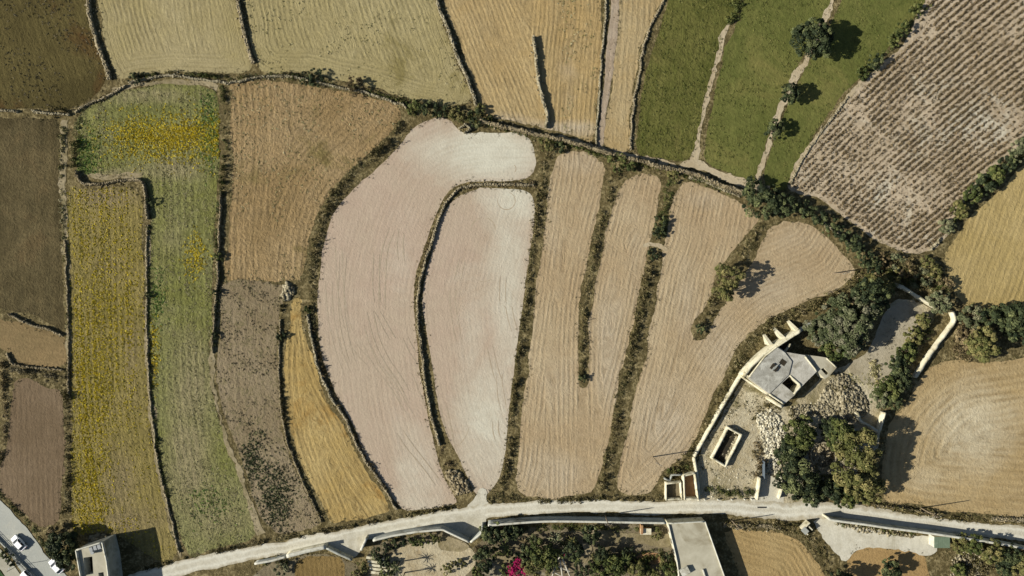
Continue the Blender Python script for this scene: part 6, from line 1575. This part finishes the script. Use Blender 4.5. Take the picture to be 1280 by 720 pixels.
def car(px, py, ang, label, kind='hatch'):
    x, y = P(px, py, .7)
    t = empty('parked_car', (x, y, 0), label, 'car', rz=ang)
    L, Wd = 4.2, 1.74
    # body: side profile lofted over the width
    prof = [(-2.08, .32), (-2.1, .62), (-2.0, .86), (-1.1, .96), (1.2, .94), (2.0, .82), (2.1, .58), (2.06, .32)]
    def loft(prof, w0, inset, zlo=None):
        V = []; n = len(prof)
        ys = (-w0 / 2, -w0 / 2 + inset, w0 / 2 - inset, w0 / 2)
        for j, yy in enumerate(ys):
            k = .965 if j in (0, 3) else 1.0
            for (a, b) in prof: V.append((a * k, yy, .32 + (b - .32) * (.93 if j in (0, 3) else 1.0)))
        Fc = []
        for j in range(3):
            for i in range(n):
                Fc.append((j * n + i, j * n + (i + 1) % n, (j + 1) * n + (i + 1) % n, (j + 1) * n + i))
        Fc += [tuple(range(n)), tuple(range(3 * n, 4 * n))]
        return V, Fc
    m = MB(); m.add(*loft(prof, Wd, .18)); b = m.build('body', M['car_white'], t, .03)
    # cabin: tinted glass house tapering upwards, painted roof on top
    zb, zt = .93, 1.42
    if kind == 'van': lo, hi = (-1.9, 1.15), (-1.8, .55)
    else: lo, hi = (-1.75, 1.1), (-1.25, .35)
    V = [(lo[0], -.80, zb), (lo[1], -.80, zb), (lo[1], .80, zb), (lo[0], .80, zb), (hi[0], -.62, zt), (hi[1], -.62, zt), (hi[1], .62, zt), (hi[0], .62, zt)]
    m = MB(); m.add(V, [(3, 2, 1, 0), (4, 5, 6, 7), (0, 1, 5, 4), (1, 2, 6, 5), (2, 3, 7, 6), (3, 0, 4, 7)]); m.build('window', M['glass'], t, .03)
    m = MB(); m.box(((hi[0] + hi[1]) / 2, 0, zt + .03), (hi[1] - hi[0] + .06, 1.3, .07)); m.build('roof', M['car_white'], t, .03)
    for (a, c) in ((V[0], V[4]), (V[1], V[5]), (V[2], V[6]), (V[3], V[7]), ((-.35, .815, zb), (-.4, .635, zt)), ((-.35, -.815, zb), (-.4, -.635, zt))):
        m = MB(); m.tube(a, c, .055, .05, 6); m.build('pillar', M['car_white'], t)
    for wx in (-1.3, 1.32):
        for wy in (-.78, .78):
            m = MB(); m.tube((wx, wy - .1, .32), (wx, wy + .1, .32), .32, .32, 18); w = m.build('wheel', M['rubber'], t, .02)
            s = 1 if wy > 0 else -1
            m = MB(); m.tube((wx, wy + s * .09, .32), (wx, wy + s * .115, .32), .2, .17, 12); m.build('rim', M['metal_grey'], w)
    for s in (-1, 1):
        m = MB(); m.box((2.03, s * .6, .70), (.1, .36, .16)); m.build('headlight', M['lamp_lens'], t, .02)
        m = MB(); m.box((-2.04, s * .66, .74), (.08, .26, .2)); m.build('taillight', M['lamp_red'], t, .02)
        m = MB(); m.box((.72, s * .98, 1.0), (.16, .2, .12)); m.build('wing_mirror', M['car_white'], t, .02)
    m = MB(); m.box((2.06, 0, .42), (.12, 1.5, .16)); m.box((-2.06, 0, .42), (.12, 1.5, .16)); m.build('bumper', M['metal_dark'], t, .02)
    return t
A45 = math.radians(-47)
car(23.5, 678.5, A45 + math.pi, 'white hatchback driving alone in the middle of the grey road')
car(70.5, 707.5, A45 + math.pi, 'small white car parked at the grey road edge under the green tree')
car(36, 722, A45, 'white van cut by the bottom edge of the grey road', 'van')
def railing():
    a, b = np.array(P(-12, 662)), np.array(P(60, 736))
    c = (a + b) / 2
    t = empty('guard_railing', (c[0], c[1], 0), 'dark metal guard railing between the grey road and the pavement', 'railing')
    d = b - a; L = np.hypot(*d); u = d / L; ang = math.atan2(d[1], d[0])
    rng = np.random.default_rng(4)
    V, Fc = wall_mesh(np.array([a - c, b - c]), .35, -.05, .55, rng, .01, 1.0); link_mesh('base_wall', np_mesh('base_wall', V, Fc), M['render_grey'], t)
    m = MB()
    for zz in (.85, 1.15): m.tube((*(a - c), zz), (*(b - c), zz), .045, .045, 6)
    m.build('rail', M['metal_dark'], t)
    k = int(L / 2.0)
    for i in range(k + 1):
        p = a - c + u * (L * i / k); m = MB(); m.tube((p[0], p[1], .5), (p[0], p[1], 1.2), .05, .05, 6); m.build('post', M['metal_dark'], t)
railing()
for q in [(7, 692, 1.2, 'dark shrub by the guard railing, upper of two'), (15, 700, 1.4, 'dark shrub by the guard railing, lower of two')]:
    bush(q[0], q[1], q[2], q[2] * 1.3, q[3], 'leaf_dark')
def lamp(px, py, label, ang):
    x, y = P(px, py)
    t = empty('street_lamp', (x, y, 0), label, 'street lamp', rz=ang)
    m = MB(); m.tube((0, 0, 0), (0, 0, 4.2), .07, .05, 8); m.build('pole_shaft', M['metal_dark'], t)
    m = MB(); m.tube((0, 0, 4.15), (.9, 0, 4.35), .04, .035, 6); m.build('arm', M['metal_dark'], t)
    m = MB(); m.box((1.05, 0, 4.33), (.55, .22, .1)); m.build('lamp_head', M['metal_grey'], t, .02)
lamp(24, 706, 'thin dark street lamp behind the guard railing', .9)
m_ = MB(); m_.box((0, 0, .05), (2.2, .3, .1)); o_ = m_.build('road_strip', M['rubber'], None, .03); o_.location = (*P(952, 634), .12)  # low dark bar resting on the pale road
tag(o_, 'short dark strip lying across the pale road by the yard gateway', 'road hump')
tree(1112, 712, 2.6, 4.2, 'dark speckled tree on the southern brown plot', 'leaf_dark', 'carob_tree', nlob=30, per=110, leaf=.22)
tree(1052, 730, 3.2, 5.6, 'dark tree at the bottom edge shading the southern brown plot', 'leaf_dark', 'carob_tree', nlob=34, per=120, leaf=.24)
for q in [(1200, 679, 2.6, 2.8, 'olive', 'olive shrub right of the green roofed shed'), (1217, 681, 2.4, 3.4, 'bright', 'green shrub on the long wall right of the shed'), (1240, 690, 2.8, 4.0, 'olive', 'wide shrub tree behind the long wall at the right'), (1262, 694, 2.8, 4.0, 'dark', 'dark shrub tree behind the long wall near the right edge'), (1275, 705, 3.0, 4.0, 'olive', 'shrub tree at the lower right corner'), (1256, 712, 2.4, 3.0, 'dark', 'dark shrub tree below the others at the lower right'), (1199, 713, 1.8, 2.0, 'bright', 'yellowish shrub at the bottom edge below the shed')]:
    tree(q[0], q[1], q[2], q[3], q[5], 'leaf_' + q[4], 'shrub_tree', nlob=26, per=110, leaf=.2)
